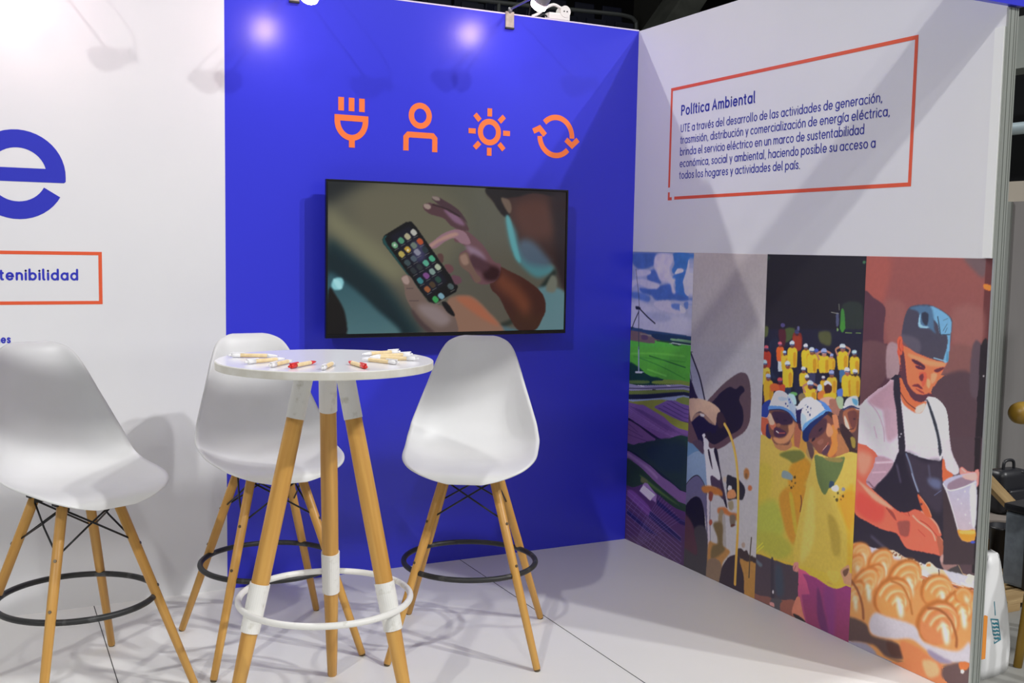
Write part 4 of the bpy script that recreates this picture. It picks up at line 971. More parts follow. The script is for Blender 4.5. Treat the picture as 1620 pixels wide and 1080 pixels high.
  ['S','#54546a',5.0,1,[1867,736,1879,681],5.0],
  ['S','#4c4658',7.8,1,[1628,428,1697,401],9.4],
  ['S','#4a4458',6.7,1,[1729,710,1749,654],7.5],
  ['P','#a98896',5.5,1,[1592,628,1621,685,1632,725,1711,720,1688,671,1647,629,1622,600]],
  ['S','#d0b4be',3.5,1,[1633,700,1707,717],6.2],
  ['S','#c2a4b0',3.5,1,[1618,661,1679,676],4.7],
  ['S','#5a3c48',3.1,1,[1602,623,1630,605],3.9],
  ['P','#2a262f',1.1,1,[1696,1009,1715,1031,1727,986,1732,941,1741,896,1754,831,1762,767,1738,752,1726,827,1713,905,1699,956]],
  ['P','#2c3038',1.1,1,[1843,956,1852,954,1875,915,1897,868,1918,798,1909,777,1895,839,1868,902]],
  ['P','#e0e0e6',0.7,1,[1745,823,1745,822,1743,820,1741,820,1739,821,1738,822,1738,824,1740,825,1743,826,1745,825]],
  ['P','#d0d0d8',0.7,1,[1739,812,1738,811,1737,810,1735,810,1734,810,1733,811,1733,813,1735,814,1737,814,1738,814]],
  ['P','#e4614a',1.6,1,[1529,748,1576,749,1613,739,1627,724,1620,689,1588,630,1584,616,1622,600,1676,577,1721,557,1756,548,1789,556,1821,573,1863,566,1903,553,1929,524,1936,510,1923,500,1947,484,1946,445,1911,439,1855,433,1789,429,1744,468,1684,466,1611,476,1535,504,1531,650],'#e0634c'],
  ['P','#c64c40',11.9,1,[1559,579,1642,556,1683,545,1673,494,1611,483,1544,513]],
  ['P','#f0856c',15.9,1,[1540,722,1605,724,1611,694,1587,648,1554,648]],
  ['P','#f59478',5.6,1,[1547,619,1575,610,1668,575,1722,554,1696,551,1623,569]],
  ['P','#8f4a42',6.7,1,[1746,512,1795,527,1801,505,1795,471,1762,465,1747,492]],
  ['P','#8c4038',3.4,1,[1687,549,1722,540,1741,514,1724,520]],
  ['S','#f9a78e',2.9,1,[1811,548,1836,534,1865,525,1898,510,1912,487],5.1],
  ['S','#9c3a30',2.2,1,[1844,539,1877,531,1906,512,1923,500],3.2],
  ['S','#f7a088',2.9,1,[1846,572,1887,559,1916,540,1929,518],5.0],
  ['S','#a84036',2.2,1,[1838,505,1868,489],2.9],
  ['S','#8a362e',1.8,1,[1789,556,1796,544],3.3],
  ['S','#c8503e',1.9,1,[1760,549,1790,543],3.0],
  ['P','#cf5f3c',1.1,1,[1826,624,1839,623,1873,592,1891,563,1871,559,1850,577]],
  ['S','#f2906a',1.1,1,[1839,620,1873,592,1889,566],2.9],
  ['P','#4a2a34',1.1,1,[1850,598,1849,595,1847,593,1844,592,1841,593,1840,596,1841,599,1843,601,1846,601,1849,600]],
  ['P','#a45a44',1.1,1,[1916,499,1931,505,1952,486,1979,477,1976,467,1939,438,1926,460]],
  ['S','#d08a70',1.0,1,[1931,503,1956,485,1978,477],2.4],
  ['P','#b08a84',1.0,1,[1934,433,1978,469,2005,427,1965,396]],
  ['P','#8e6c68',4.2,1,[1941,418,1997,437,2005,427,1965,396]],
  ['P','#3f3a3c',1.0,1,[1964,394,2009,428,2018,427,2036,382,2020,373,1986,374]],
  ['S','#a08468',1.0,1,[2005,436,2021,416,2038,392],3.1],
  ['P','#b9b8c6',2.0,1,[1595,386,1703,390,1788,393,1871,393,1958,397,2066,403,2068,373,2036,366,1929,360,1858,349,1723,351,1625,355]],
  ['P','#e4c9ac',2.7,1,[1703,393,1728,404,1763,399,1788,393,1830,391,1863,390,1872,373,1831,372,1764,383,1721,385]],
  ['P','#7a4a34',1.1,1,[1742,393,1741,392,1740,391,1738,390,1736,390,1736,391,1736,393,1738,394,1739,394,1741,394]],
  ['P','#4a2c22',1.1,1,[1793,384,1792,383,1791,381,1789,381,1787,381,1787,383,1787,384,1789,386,1790,386,1792,386]],
  ['P','#7a4a34',1.1,1,[1751,397,1750,395,1747,394,1744,393,1741,393,1740,394,1741,395,1744,397,1747,398,1750,398]],
  ['P','#7a4a34',1.1,1,[1806,392,1805,390,1804,388,1802,388,1800,388,1799,390,1800,392,1801,393,1803,394,1805,393]],
  ['P','#4a2c22',1.1,1,[1829,386,1828,385,1826,383,1823,382,1820,383,1819,384,1820,385,1822,387,1825,388,1828,388]],
  ['P','#f2e4d4',1.1,1,[1767,394,1766,392,1765,390,1763,390,1762,391,1761,392,1762,394,1763,396,1765,396,1766,396]],
  ['P','#f2e4d4',1.1,1,[1844,391,1843,389,1841,387,1839,386,1837,387,1836,388,1836,390,1838,392,1841,393,1843,392]],
  ['P','#f2e4d4',1.1,1,[1840,389,1839,387,1838,386,1836,385,1834,386,1834,387,1834,389,1836,390,1838,391,1839,390]],
  ['P','#4a2c22',1.1,1,[1743,389,1743,387,1742,386,1740,385,1738,386,1738,388,1738,389,1740,391,1741,391,1743,390]],
  ['P','#f2e4d4',1.1,1,[1754,393,1754,391,1752,390,1750,389,1749,390,1748,392,1749,394,1750,395,1752,395,1753,395]],
  ['P','#2f2426',1.1,1,[1726,395,1726,393,1724,392,1722,391,1720,392,1719,393,1720,395,1722,396,1724,396,1725,396]],
  ['P','#f2e4d4',1.1,1,[1822,388,1822,386,1820,385,1819,385,1817,385,1817,386,1817,387,1819,388,1820,389,1822,389]],
  ['P','#7a4a34',1.1,1,[1749,393,1749,391,1747,389,1745,389,1744,390,1743,391,1744,393,1745,395,1747,395,1748,395]],
  ['P','#4a2c22',1.1,1,[1751,393,1751,391,1748,389,1745,388,1742,389,1741,391,1742,393,1744,395,1748,395,1750,395]],
  ['P','#f2e4d4',1.1,1,[1828,396,1828,395,1826,393,1824,393,1822,393,1822,394,1822,396,1824,397,1826,397,1828,397]],
  ['P','#4a2c22',1.1,1,[1815,387,1815,385,1813,384,1811,384,1810,384,1809,385,1809,387,1811,388,1813,388,1815,388]],
  ['P','#7a4a34',1.1,1,[1775,392,1774,390,1772,389,1770,389,1769,389,1768,390,1768,391,1770,392,1772,393,1774,393]],
  ['P','#f2e4d4',1.1,1,[1715,391,1714,389,1712,388,1708,387,1705,387,1704,388,1705,390,1708,392,1711,393,1714,393]],
  ['P','#4a2c22',1.1,1,[1774,386,1774,384,1773,383,1771,383,1770,383,1769,384,1770,386,1771,387,1772,387,1774,387]],
  ['P','#4a2c22',1.1,1,[1739,399,1739,397,1737,395,1734,395,1732,395,1731,396,1732,398,1734,400,1736,401,1739,400]],
  ['P','#f2e4d4',1.1,1,[1756,388,1755,386,1753,384,1750,383,1748,384,1747,385,1747,387,1750,388,1753,389,1755,389]],
  ['P','#2f2426',1.1,1,[1861,390,1860,388,1858,387,1856,386,1854,387,1853,388,1854,389,1856,391,1858,391,1860,391]],
  ['P','#7a4a34',1.1,1,[1781,393,1781,392,1779,390,1776,390,1774,390,1774,391,1774,392,1776,394,1779,394,1781,394]],
  ['P','#7a4a34',1.1,1,[1747,396,1746,394,1744,393,1742,392,1740,392,1739,394,1740,395,1742,397,1744,397,1746,397]],
  ['P','#4a2c22',1.1,1,[1768,397,1767,395,1764,393,1761,392,1758,392,1757,394,1758,395,1761,397,1764,398,1767,398]],
  ['P','#4a2c22',1.1,1,[1850,385,1850,384,1848,382,1846,382,1844,382,1843,383,1843,384,1845,386,1848,386,1850,386]],
  ['P','#7a4a34',1.1,1,[1748,390,1748,388,1746,387,1744,386,1742,387,1741,388,1742,390,1744,392,1746,392,1748,392]],
  ['P','#f2e4d4',1.1,1,[1835,385,1834,384,1833,382,1831,381,1829,382,1828,384,1829,386,1830,387,1832,388,1834,387]],
  ['P','#2f2426',1.1,1,[1830,389,1830,387,1829,385,1827,385,1826,386,1825,388,1825,390,1827,391,1828,392,1830,391]],
  ['P','#f2e4d4',1.1,1,[1858,393,1858,391,1856,389,1855,389,1853,389,1852,391,1853,393,1854,395,1856,395,1857,394]],
  ['P','#2f2426',1.1,1,[1808,392,1807,390,1806,388,1803,388,1801,388,1800,390,1801,392,1803,393,1805,394,1807,394]],
  ['P','#7a4a34',1.1,1,[1847,392,1847,390,1846,388,1844,388,1843,389,1842,390,1843,392,1844,394,1845,394,1847,393]],
  ['P','#7a4a34',1.1,1,[1733,392,1733,390,1731,389,1728,388,1726,389,1725,390,1726,392,1728,394,1730,395,1732,394]],
  ['P','#f2e4d4',1.1,1,[1745,397,1745,395,1742,393,1739,392,1737,393,1736,394,1737,396,1739,397,1742,398,1744,398]],
  ['P','#ecd2b4',1.8,1,[1875,390,1886,405,1902,405,1919,396,1931,390,1932,368,1905,366,1876,371]],
  ['P','#c87f44',2.1,1,[1879,395,1894,402,1899,394,1883,389]],
  ['P','#e0b48c',1.7,1,[1938,392,1954,393,1975,370,1940,367]],
  ['S','#3a2824',1.7,1,[1933,390,1936,369],4.2],
  ['P','#e8e0e4',2.9,1,[1848,363,1880,372,1889,362,1853,353]],
  ['P','#e8d4b8',2.0,1,[2042,387,2066,416,2068,379,2050,377]],
  ['P','#e6e4ea',1.7,1,[2024,375,2054,375,2068,379,2069,371,2036,366]],
  ['P','#c07e64',2.2,1,[1862,350,1929,357,2036,363,2068,373,2070,354,2045,343,1996,345,1930,347,1862,337]],
  ['S','#e8dce0',1.4,1,[1857,352,1929,358,2036,364,2068,376],4.0],
  ['S','#4c2c2c',1.4,1,[1984,354,2044,356,2069,367],3.1],
  ['S','#4a2624',1.7,1,[2007,338,2045,338,2070,350],3.4],
  ['S','#c49088',1.4,1,[1988,349,2044,348,2069,360],2.7],
  ['P','#c98a50',7.3,1,[1508,352,1540,378,1600,387,1633,368,1730,373,1847,383,1867,326,1968,362,1996,332,2070,342,2078,127,1870,34,1524,15]],
  ['P','#de9a5c',5.7,1,[1518,351,1567,389,1609,382,1629,356,1627,310,1592,293,1534,248]],
  ['P','#a8642c',9.4,1,[1615,343,1599,326,1578,314,1556,310,1538,314,1528,326,1527,344,1536,364,1552,381,1574,393,1595,396,1613,392,1623,380,1624,363]],
  ['P','#d08a4c',9.4,1,[1618,341,1603,325,1583,314,1563,310,1547,314,1537,325,1536,342,1544,360,1560,376,1579,386,1599,390,1615,386,1625,375,1626,359]],
  ['S','#e8b98c',8.0,1,[1544,347,1558,367,1579,381,1601,384,1616,375,1619,357,1608,337],5.7],
  ['S','#bc763c',7.2,1,[1549,345,1562,365,1584,378,1606,381,1621,372,1623,355,1613,335],3.1],
  ['S','#e8b98c',8.0,1,[1561,343,1570,357,1585,366,1599,368,1609,362,1611,350,1604,337],5.7],
  ['S','#bc763c',7.2,1,[1566,341,1575,354,1589,363,1604,365,1614,359,1616,348,1609,334],3.0],
  ['S','#e8b98c',8.0,1,[1578,339,1583,346,1590,351,1598,352,1603,349,1604,343,1600,336],5.7],
  ['S','#bc763c',7.1,1,[1583,337,1587,344,1595,348,1602,349,1607,346,1608,340,1604,333],3.0],
  ['P','#e8d6c6',13.5,1,[1585,355,1599,351,1607,328,1596,320]],
  ['P','#a8642c',9.1,1,[1717,336,1696,312,1671,296,1646,289,1626,294,1615,309,1616,332,1629,358,1650,382,1675,398,1700,404,1719,399,1729,383,1728,361]],
  ['P','#d08a4c',9.1,1,[1720,332,1701,311,1677,295,1654,289,1636,293,1626,308,1627,329,1638,353,1658,374,1681,389,1704,395,1722,390,1731,376,1730,355]],
  ['S','#e8b98c',7.8,1,[1637,337,1654,364,1681,382,1706,387,1722,376,1723,353,1709,327],6.4],
  ['S','#bc763c',7.0,1,[1642,333,1660,360,1686,378,1711,383,1727,372,1728,350,1714,323],3.4],
  ['S','#e8b98c',7.7,1,[1656,332,1668,350,1685,362,1703,365,1713,358,1714,343,1704,325],6.4],
  ['S','#bc763c',7.0,1,[1662,328,1673,346,1691,359,1708,362,1718,354,1719,339,1709,322],3.4],
  ['S','#e8b98c',7.7,1,[1676,327,1682,336,1690,342,1699,344,1704,340,1705,333,1700,324],6.3],
  ['S','#bc763c',6.9,1,[1681,323,1687,332,1695,339,1704,340,1710,337,1710,329,1705,320],3.4],
  ['P','#e8d6c6',13.0,1,[1684,349,1699,343,1708,312,1697,301]],
  ['P','#a8642c',9.5,1,[1584,295,1567,275,1548,261,1530,255,1516,258,1511,270,1514,288,1525,309,1542,329,1561,343,1579,349,1592,346,1598,334,1595,316]],
  ['P','#d08a4c',9.5,1,[1586,292,1571,274,1553,260,1536,254,1524,257,1518,268,1521,285,1531,305,1547,323,1565,336,1581,341,1594,338,1599,328,1596,311]],
  ['S','#e8b98c',8.1,1,[1529,292,1544,314,1564,330,1582,335,1592,327,1590,309,1578,287],4.3],
  ['S','#bc763c',7.3,1,[1532,289,1547,311,1567,327,1585,332,1595,324,1594,306,1581,284],2.3],
  ['S','#e8b98c',8.1,1,[1542,288,1552,303,1566,314,1578,317,1585,312,1584,300,1575,285],4.2],
  ['S','#bc763c',7.2,1,[1546,285,1556,300,1569,311,1581,314,1588,308,1587,296,1579,282],2.3],
  ['S','#e8b98c',8.0,1,[1556,284,1561,292,1568,298,1574,299,1577,296,1577,290,1573,283],4.2],
  ['S','#bc763c',7.2,1,[1559,281,1564,289,1571,294,1578,296,1581,293,1580,287,1576,280],2.2],
  ['P','#e8d6c6',13.6,1,[1562,303,1572,298,1579,272,1571,263]],
  ['P','#a8642c',9.2,1,[1683,278,1664,256,1641,240,1620,233,1603,236,1595,250,1598,272,1610,296,1629,318,1652,334,1673,341,1689,337,1697,323,1695,302]],
  ['P','#d08a4c',9.2,1,[1685,275,1668,254,1647,239,1627,232,1612,236,1604,249,1607,268,1618,291,1636,312,1657,326,1676,332,1691,329,1698,316,1696,297]],
  ['S','#e8b98c',7.9,1,[1616,276,1632,301,1656,320,1677,325,1690,315,1689,294,1676,269],5.3],
  ['S','#bc763c',7.1,1,[1620,273,1637,298,1660,316,1682,321,1694,312,1694,291,1680,266],2.8],
  ['S','#e8b98c',7.8,1,[1632,272,1643,289,1659,301,1673,305,1682,298,1682,284,1672,267],5.3],
  ['S','#bc763c',7.0,1,[1636,268,1648,285,1663,297,1678,301,1686,295,1686,281,1677,264],2.8],
  ['S','#e8b98c',7.8,1,[1649,267,1654,276,1662,282,1669,284,1674,281,1674,274,1669,265],5.2],
  ['S','#bc763c',7.0,1,[1653,264,1658,272,1666,279,1674,281,1678,277,1678,270,1673,262],2.8],
  ['P','#e8d6c6',13.2,1,[1656,289,1668,283,1676,253,1666,243]],
  ['P','#a8642c',8.7,1,[1842,308,1816,278,1784,256,1751,247,1725,254,1711,274,1712,304,1728,338,1754,368,1787,389,1819,397,1844,390,1857,370,1856,341]],
  ['P','#d08a4c',8.7,1,[1845,304,1822,276,1792,256,1762,247,1738,253,1725,272,1726,300,1740,331,1765,359,1795,379,1824,386,1847,379,1859,361,1859,334]],
  ['S','#e8b98c',7.5,1,[1739,310,1761,345,1794,369,1827,375,1847,361,1849,331,1831,297],8.5],
  ['S','#bc763c',6.8,1,[1745,305,1768,340,1801,364,1833,370,1854,356,1855,327,1838,292],4.5],
  ['S','#e8b98c',7.5,1,[1764,304,1779,327,1801,343,1823,347,1836,338,1838,318,1826,295],8.4],
  ['S','#bc763c',6.7,1,[1770,299,1785,322,1807,338,1829,343,1843,333,1844,313,1832,290],4.5],
  ['S','#e8b98c',7.4,1,[1789,297,1796,309,1807,317,1818,320,1825,315,1826,305,1820,293],8.3],
  ['S','#bc763c',6.6,1,[1795,293,1803,304,1814,313,1825,315,1832,310,1833,300,1827,288],4.4],
  ['P','#e8d6c6',12.5,1,[1799,326,1818,318,1830,278,1816,263]],
  ['P','#a8642c',9.3,1,[1648,238,1622,207,1592,184,1564,173,1543,177,1534,196,1539,225,1556,259,1583,290,1613,312,1640,322,1660,317,1669,298,1664,270]],
  ['P','#d08a4c',9.3,1,[1651,232,1627,204,1599,182,1573,173,1554,177,1546,194,1550,221,1566,252,1591,280,1618,301,1644,310,1662,306,1670,289,1666,263]],
  ['S','#e8b98c',8.0,1,[1562,232,1586,267,1617,292,1645,300,1660,288,1657,259,1638,225],6.6],
  ['S','#bc763c',7.2,1,[1568,227,1591,261,1622,287,1650,295,1665,283,1663,254,1643,220],3.5],
  ['S','#e8b98c',8.0,1,[1583,226,1599,249,1620,267,1638,272,1649,264,1647,245,1634,222],6.6],
  ['S','#bc763c',7.2,1,[1589,221,1604,244,1625,262,1644,267,1654,259,1652,240,1639,217],3.5],
  ['S','#e8b98c',7.9,1,[1604,221,1612,232,1623,241,1632,244,1638,240,1637,230,1630,218],6.5],
  ['S','#bc763c',7.1,1,[1610,215,1618,227,1628,236,1638,239,1643,235,1642,225,1635,213],3.5],
  ['P','#e8d6c6',13.4,1,[1613,250,1629,241,1639,201,1627,188]],
  ['P','#a8642c',8.2,1,[1984,303,1963,278,1934,261,1904,255,1878,262,1862,279,1859,305,1870,333,1893,358,1922,374,1952,379,1977,372,1992,355,1994,330]],
  ['P','#d08a4c',8.2,1,[1988,300,1968,277,1941,261,1914,256,1890,262,1875,278,1873,302,1883,328,1903,350,1930,366,1958,371,1981,364,1995,348,1997,325]],
  ['S','#e8b98c',7.1,1,[1884,310,1901,338,1931,358,1961,361,1983,348,1988,323,1975,295],8.6],
  ['S','#bc763c',6.4,1,[1890,306,1908,335,1937,354,1968,358,1989,345,1994,320,1981,291],4.6],
  ['S','#e8b98c',7.1,1,[1908,304,1919,323,1939,336,1960,339,1974,330,1978,313,1969,294],8.5],
  ['S','#bc763c',6.3,1,[1914,301,1926,320,1946,333,1966,335,1981,327,1984,310,1975,291],4.5],
  ['S','#e8b98c',7.0,1,[1932,299,1938,308,1948,315,1958,316,1965,312,1967,303,1963,294],8.4],
  ['S','#bc763c',6.3,1,[1938,295,1944,305,1954,311,1964,313,1972,308,1974,300,1969,290],4.5],
  ['P','#e8d6c6',11.9,1,[1942,321,1961,316,1972,283,1957,271]],
  ['P','#a8642c',8.8,1,[1807,222,1779,189,1742,166,1703,156,1671,163,1652,185,1651,218,1667,255,1697,288,1734,310,1772,318,1802,310,1820,289,1822,257]],
  ['P','#d08a4c',8.8,1,[1811,217,1785,187,1751,166,1716,157,1686,163,1669,184,1667,214,1682,248,1710,278,1744,299,1779,306,1807,299,1823,279,1825,250]],
  ['S','#e8b98c',7.7,1,[1682,225,1706,263,1744,289,1783,295,1809,279,1813,247,1795,210],10.4],
  ['S','#bc763c',6.9,1,[1690,220,1714,258,1752,284,1791,290,1817,274,1821,243,1803,206],5.5],
  ['S','#e8b98c',7.6,1,[1712,219,1728,244,1754,261,1780,266,1797,255,1800,234,1788,209],10.3],
  ['S','#bc763c',6.8,1,[1721,214,1736,239,1762,257,1788,261,1805,250,1808,229,1796,204],5.5],
  ['S','#e8b98c',7.5,1,[1742,212,1750,225,1763,234,1776,236,1785,231,1787,220,1780,207],10.2],
  ['S','#bc763c',6.8,1,[1750,208,1758,220,1771,229,1784,231,1793,226,1795,215,1788,203],5.4],
  ['P','#e8d6c6',12.7,1,[1755,242,1778,235,1793,193,1774,177]],
  ['P','#a8642c',9.6,1,[1581,181,1558,152,1532,130,1510,120,1494,123,1489,139,1496,165,1513,195,1536,224,1562,245,1584,255,1599,252,1603,236,1597,211]],
  ['P','#d08a4c',9.6,1,[1583,176,1562,149,1539,129,1517,119,1503,122,1499,137,1505,161,1520,189,1542,216,1565,235,1586,244,1600,241,1604,227,1598,203]],
  ['S','#e8b98c',8.2,1,[1515,171,1536,203,1563,227,1585,235,1596,225,1591,200,1573,168],4.9],
  ['S','#bc763c',7.3,1,[1519,166,1541,198,1567,222,1589,231,1600,220,1595,195,1577,164],2.6],
  ['S','#e8b98c',8.1,1,[1532,166,1546,188,1564,204,1579,210,1586,203,1583,186,1570,165],4.9],
  ['S','#bc763c',7.3,1,[1536,162,1550,183,1568,199,1583,205,1590,198,1587,181,1574,160],2.6],
  ['S','#e8b98c',8.1,1,[1548,162,1555,173,1564,181,1572,184,1576,180,1574,172,1568,161],4.8],
  ['S','#bc763c',7.3,1,[1552,157,1559,168,1568,176,1576,179,1580,176,1578,167,1572,156],2.6],
  ['P','#e8d6c6',13.7,1,[1555,189,1567,181,1575,144,1566,132]],
  ['P','#a8642c',8.0,1,[2066,275,2041,244,2011,220,1981,210,1958,216,1946,236,1948,267,1964,302,1989,334,2020,357,2049,366,2071,359,2082,339,2080,310]],
  ['P','#d08a4c',8.0,1,[2069,270,2046,241,2018,219,1991,210,1970,215,1959,234,1961,263,1975,295,1998,325,2027,346,2053,354,2074,348,2084,330,2082,302]],
  ['S','#e8b98c',6.9,1,[1973,274,1994,310,2026,336,2055,343,2073,329,2074,299,2056,263],7.8],
  ['S','#bc763c',6.2,1,[1979,269,2000,305,2031,331,2061,338,2079,324,2079,294,2062,258],4.1],
  ['S','#e8b98c',6.8,1,[1995,268,2010,292,2031,309,2051,314,2063,305,2063,284,2051,260],7.7],
  ['S','#bc763c',6.1,1,[2002,262,2016,287,2037,304,2057,309,2069,300,2069,279,2057,255],4.1],
  ['S','#e8b98c',6.8,1,[2018,261,2025,274,2036,282,2046,285,2052,280,2052,270,2046,258],7.6],
  ['S','#bc763c',6.1,1,[2024,256,2031,268,2042,277,2052,280,2058,275,2058,265,2052,253],4.1],
  ['P','#e8d6c6',11.5,1,[2028,291,2045,283,2056,241,2043,226]],
  ['P','#a8642c',8.0,1,[2064,325,2054,314,2040,307,2024,305,2011,309,2002,317,1999,329,2003,342,2014,353,2028,360,2043,362,2057,359,2065,350,2068,338]],
  ['P','#d08a4c',8.0,1,[2066,324,2056,314,2043,307,2029,305,2017,309,2008,317,2006,328,2010,340,2019,350,2032,357,2047,358,2059,355,2067,347,2070,336]],
  ['S','#e8b98c',6.8,1,[2011,331,2019,344,2033,353,2049,354,2061,347,2065,335,2059,322],4.6],
  ['S','#bc763c',6.1,1,[2015,330,2022,343,2037,351,2052,352,2064,346,2068,334,2063,321],2.4],
  ['P','#e8d6c6',11.4,1,[2041,335,2051,333,2057,319,2049,313]],
  ['P','#a8642c',8.2,1,[2007,195,1978,161,1942,137,1903,126,1871,133,1851,157,1849,191,1865,229,1895,264,1932,288,1970,296,2001,288,2019,265,2021,232]],
  ['P','#c27a4c',8.2,1,[2011,191,1985,159,1951,137,1916,127,1886,134,1868,155,1866,187,1880,222,1908,254,1943,276,1978,284,2006,277,2022,256,2024,225]],
  ['S','#e8b98c',7.2,1,[1881,199,1904,238,1943,266,1982,272,2008,256,2013,222,1995,183],10.7],
  ['S','#bc763c',6.4,1,[1889,194,1913,233,1951,261,1990,267,2016,251,2021,218,2003,179],5.7],
  ['S','#e8b98c',7.1,1,[1911,192,1927,218,1953,237,1979,241,1996,230,2000,208,1987,182],10.6],
  ['S','#bc763c',6.4,1,[1920,187,1935,213,1961,232,1987,237,2004,226,2008,203,1995,177],5.7],
  ['S','#e8b98c',7.0,1,[1942,185,1949,199,1962,208,1976,211,1985,205,1986,194,1980,180],10.5],
  ['S','#bc763c',6.3,1,[1950,181,1958,194,1970,204,1984,206,1993,200,1994,189,1988,176],5.6],
  ['P','#e8d6c6',11.8,1,[1954,216,1978,209,1992,166,1974,148]],
  ['S','#7a4a30',6.5,1,[1534,241,1574,210,1600,162,1608,115],10.5],
  ['S','#8c5028',5.7,1,[1897,246,1940,256,1987,239,2017,191,2020,154],9.2],
  ['S','#a0642e',5.3,1,[1731,292,1778,289,1814,250,1830,204],8.3],
  ['P','#b9b4bc',8.5,1,[1660,154,1718,159,1820,168,1854,160,1888,125,2021,139,2070,188,2074,120,1986,91,1906,98,1832,115,1757,89,1661,70,1636,104]],
  ['P','#54423f',8.2,1,[1520,90,1618,101,1652,67,1758,79,1784,68,1803,34,1727,13,1668,34,1586,19,1525,5]],
  ['P','#8f8b9c',7.3,1,[1553,8,1627,27,1678,10,1657,-5,1555,-13]],
  ['P','#4e332c',9.1,1,[1723,67,1792,71,1803,41,1744,26]],
  ['P','#c4774a',8.9,1,[1783,88,1849,98,1907,85,1972,69,1972,11,1873,-21,1813,17]],
  ['P','#d6a274',8.6,1,[1885,57,1940,71,1958,38,1912,8]],
  ['P','#5a4444',6.9,1,[1975,71,2075,114,2073,24,1982,21]],
  ['P','#8a7f98',7.1,1,[1906,105,1966,100,2008,96,1967,77,1915,85]],
  ['P','#c06a34',4.1,1,[2034,105,2071,119,2069,96,2043,83]],
  ['P','#f0e8e0',1.0,1,[2056,83,2055,78,2052,75,2047,73,2044,74,2043,78,2043,83,2047,86,2051,88,2054,87]],
  ['P','#e0623c',1.7,1,[1923,763,1932,765,1940,738,1970,721,1933,695,1928,697]],
  ['P','#3b2f34',3.5,0,[1929,697,1938,677,1996,554,2005,524,2021,513,2068,522,2070,447,1950,414]],
  ['P','#f0867c',1.4,1,[1994,748,2005,757,2024,748,2050,750,2056,757,2069,758,2070,711,2060,706,2055,729,2003,728]],
  ['S','#f8aaa0',1.7,1,[2002,751,2017,743],3.4],
  ['P','#a8aac4',1.0,1,[1930,685,1944,704,1981,724,2043,745,2059,743,2064,700,2068,664,2067,577,2068,531,2054,520,2032,514,2013,520,2000,542,1978,594,1951,651],'#b9a6ac'],
  ['P','#8a7484',3.1,1,[1953,690,1989,716,2036,732,2055,723,2020,697,1973,675,1950,673]],
  ['P','#d8a49c',2.7,1,[2007,729,2057,747,2059,724,2022,720]],
  ['S','#dfe0ee',1.0,1,[1931,685,1942,675,1962,669,2009,689,2059,718],3.1],
  ['S','#cfd2e6',1.4,1,[1942,675,1978,600,2005,537],2.8],
  ['P','#cdd0e0',4.7,1,[2039,689,2060,703,2068,584,2054,580]],
  ['P','#ef8a2c',1.7,1,[2000,545,2030,549,2066,562,2068,531,2054,520,2032,514,2013,520]],
  ['P','#f6a850',2.0,1,[2008,544,2062,558,2063,547,2016,536]],
  ['P','#ecebf4',0.7,1,[1996,647,1995,645,1994,644,1993,644,1992,644,1991,646,1992,647,1993,648,1994,648,1995,648]],
  ['P','#ecebf4',0.7,1,[2011,636,2011,635,2010,634,2009,633,2008,634,2007,635,2007,636,2008,637,2010,638,2011,637]],
  ['P','#ecebf4',0.7,1,[2046,622,2045,621,2044,620,2043,619,2042,620,2041,621,2042,622,2043,623,2044,624,2045,623]],
  ['P','#ecebf4',0.7,1,[2022,679,2021,678,2020,677,2019,676,2018,677,2017,678,2018,679,2019,680,2020,681,2021,680]],
  ['P','#ecebf4',0.7,1,[2029,602,2028,601,2027,600,2026,600,2025,600,2024,601,2025,603,2026,604,2027,604,2028,604]],
  ['P','#ecebf4',0.7,1,[2049,579,2048,578,2047,577,2046,576,2045,577,2044,578,2045,579,2046,580,2047,581,2048,580]],
  ['P','#3c50b8',2.0,1,[2071,522,2069,519,2064,516,2059,515,2054,515,2052,518,2054,521,2058,524,2064,525,2069,525]],
  ['N','#000000',0.02,9,0],
 ],
 'tv': [
  ['P','#5c5c4e',1.5,0,[-1587,1726,-408,1780,-387,1012,-1585,1040],'#57534a'],
  ['P','#24282a',45.0,1,[-1602,1733,-1352,1722,-1525,1647,-1594,1615]],
  ['P','#6a6654',69.2,1,[-1447,1680,-1123,1709,-950,1574,-1034,1368,-1234,1258,-1446,1485]],
  ['P','#173036',45.5,1,[-1578,1482,-1485,1424,-1349,1319,-1234,1180,-1149,1053,-1298,1056,-1444,1212,-1578,1303]],
  ['P','#12262c',30.3,1,[-1578,1430,-1405,1319,-1300,1211,-1199,1054,-1265,1056,-1421,1212,-1562,1318]],
  ['P','#2e5560',18.2,1,[-1578,1318,-1492,1288,-1364,1181,-1249,1055,-1577,1062],'#55787c'],
  ['P','#7c7a60',45.3,1,[-1579,1601,-1478,1537,-1285,1396,-1235,1304,-1341,1334,-1501,1454,-1578,1512]],
  ['P','#8fd0d8',6.9,1,[-1512,1269,-1527,1259,-1543,1259,-1555,1268,-1558,1284,-1550,1300,-1536,1310,-1519,1310,-1507,1301,-1505,1285]],
  ['P','#a9e4ea',5.3,1,[-1551,1303,-1523,1296,-1512,1266,-1531,1266]],
  ['P','#14110f',7.6,1,[-1570,1258,-1539,1236,-1499,1160,-1495,1061,-1577,1062]],
  ['P','#3b2621',11.7,1,[-830,1713,-425,1713,-423,1256,-493,1373,-633,1371,-700,1484,-729,1581,-784,1627],'#3a2723'],
  ['P','#54352c',42.8,1,[-703,1646,-566,1675,-479,1588,-496,1505,-626,1486,-701,1557]],
  ['P','#14100f',6.7,1,[-830,1717,-425,1717,-426,1672,-594,1698,-685,1679,-757,1660,-729,1589,-765,1592,-811,1650]],
  ['P','#6c5a4c',5.9,1,[-776,1667,-735,1661,-721,1621,-738,1604]],
  ['P','#241a1c',35.1,1,[-519,1685,-426,1672,-423,1256,-482,1340,-496,1505]],
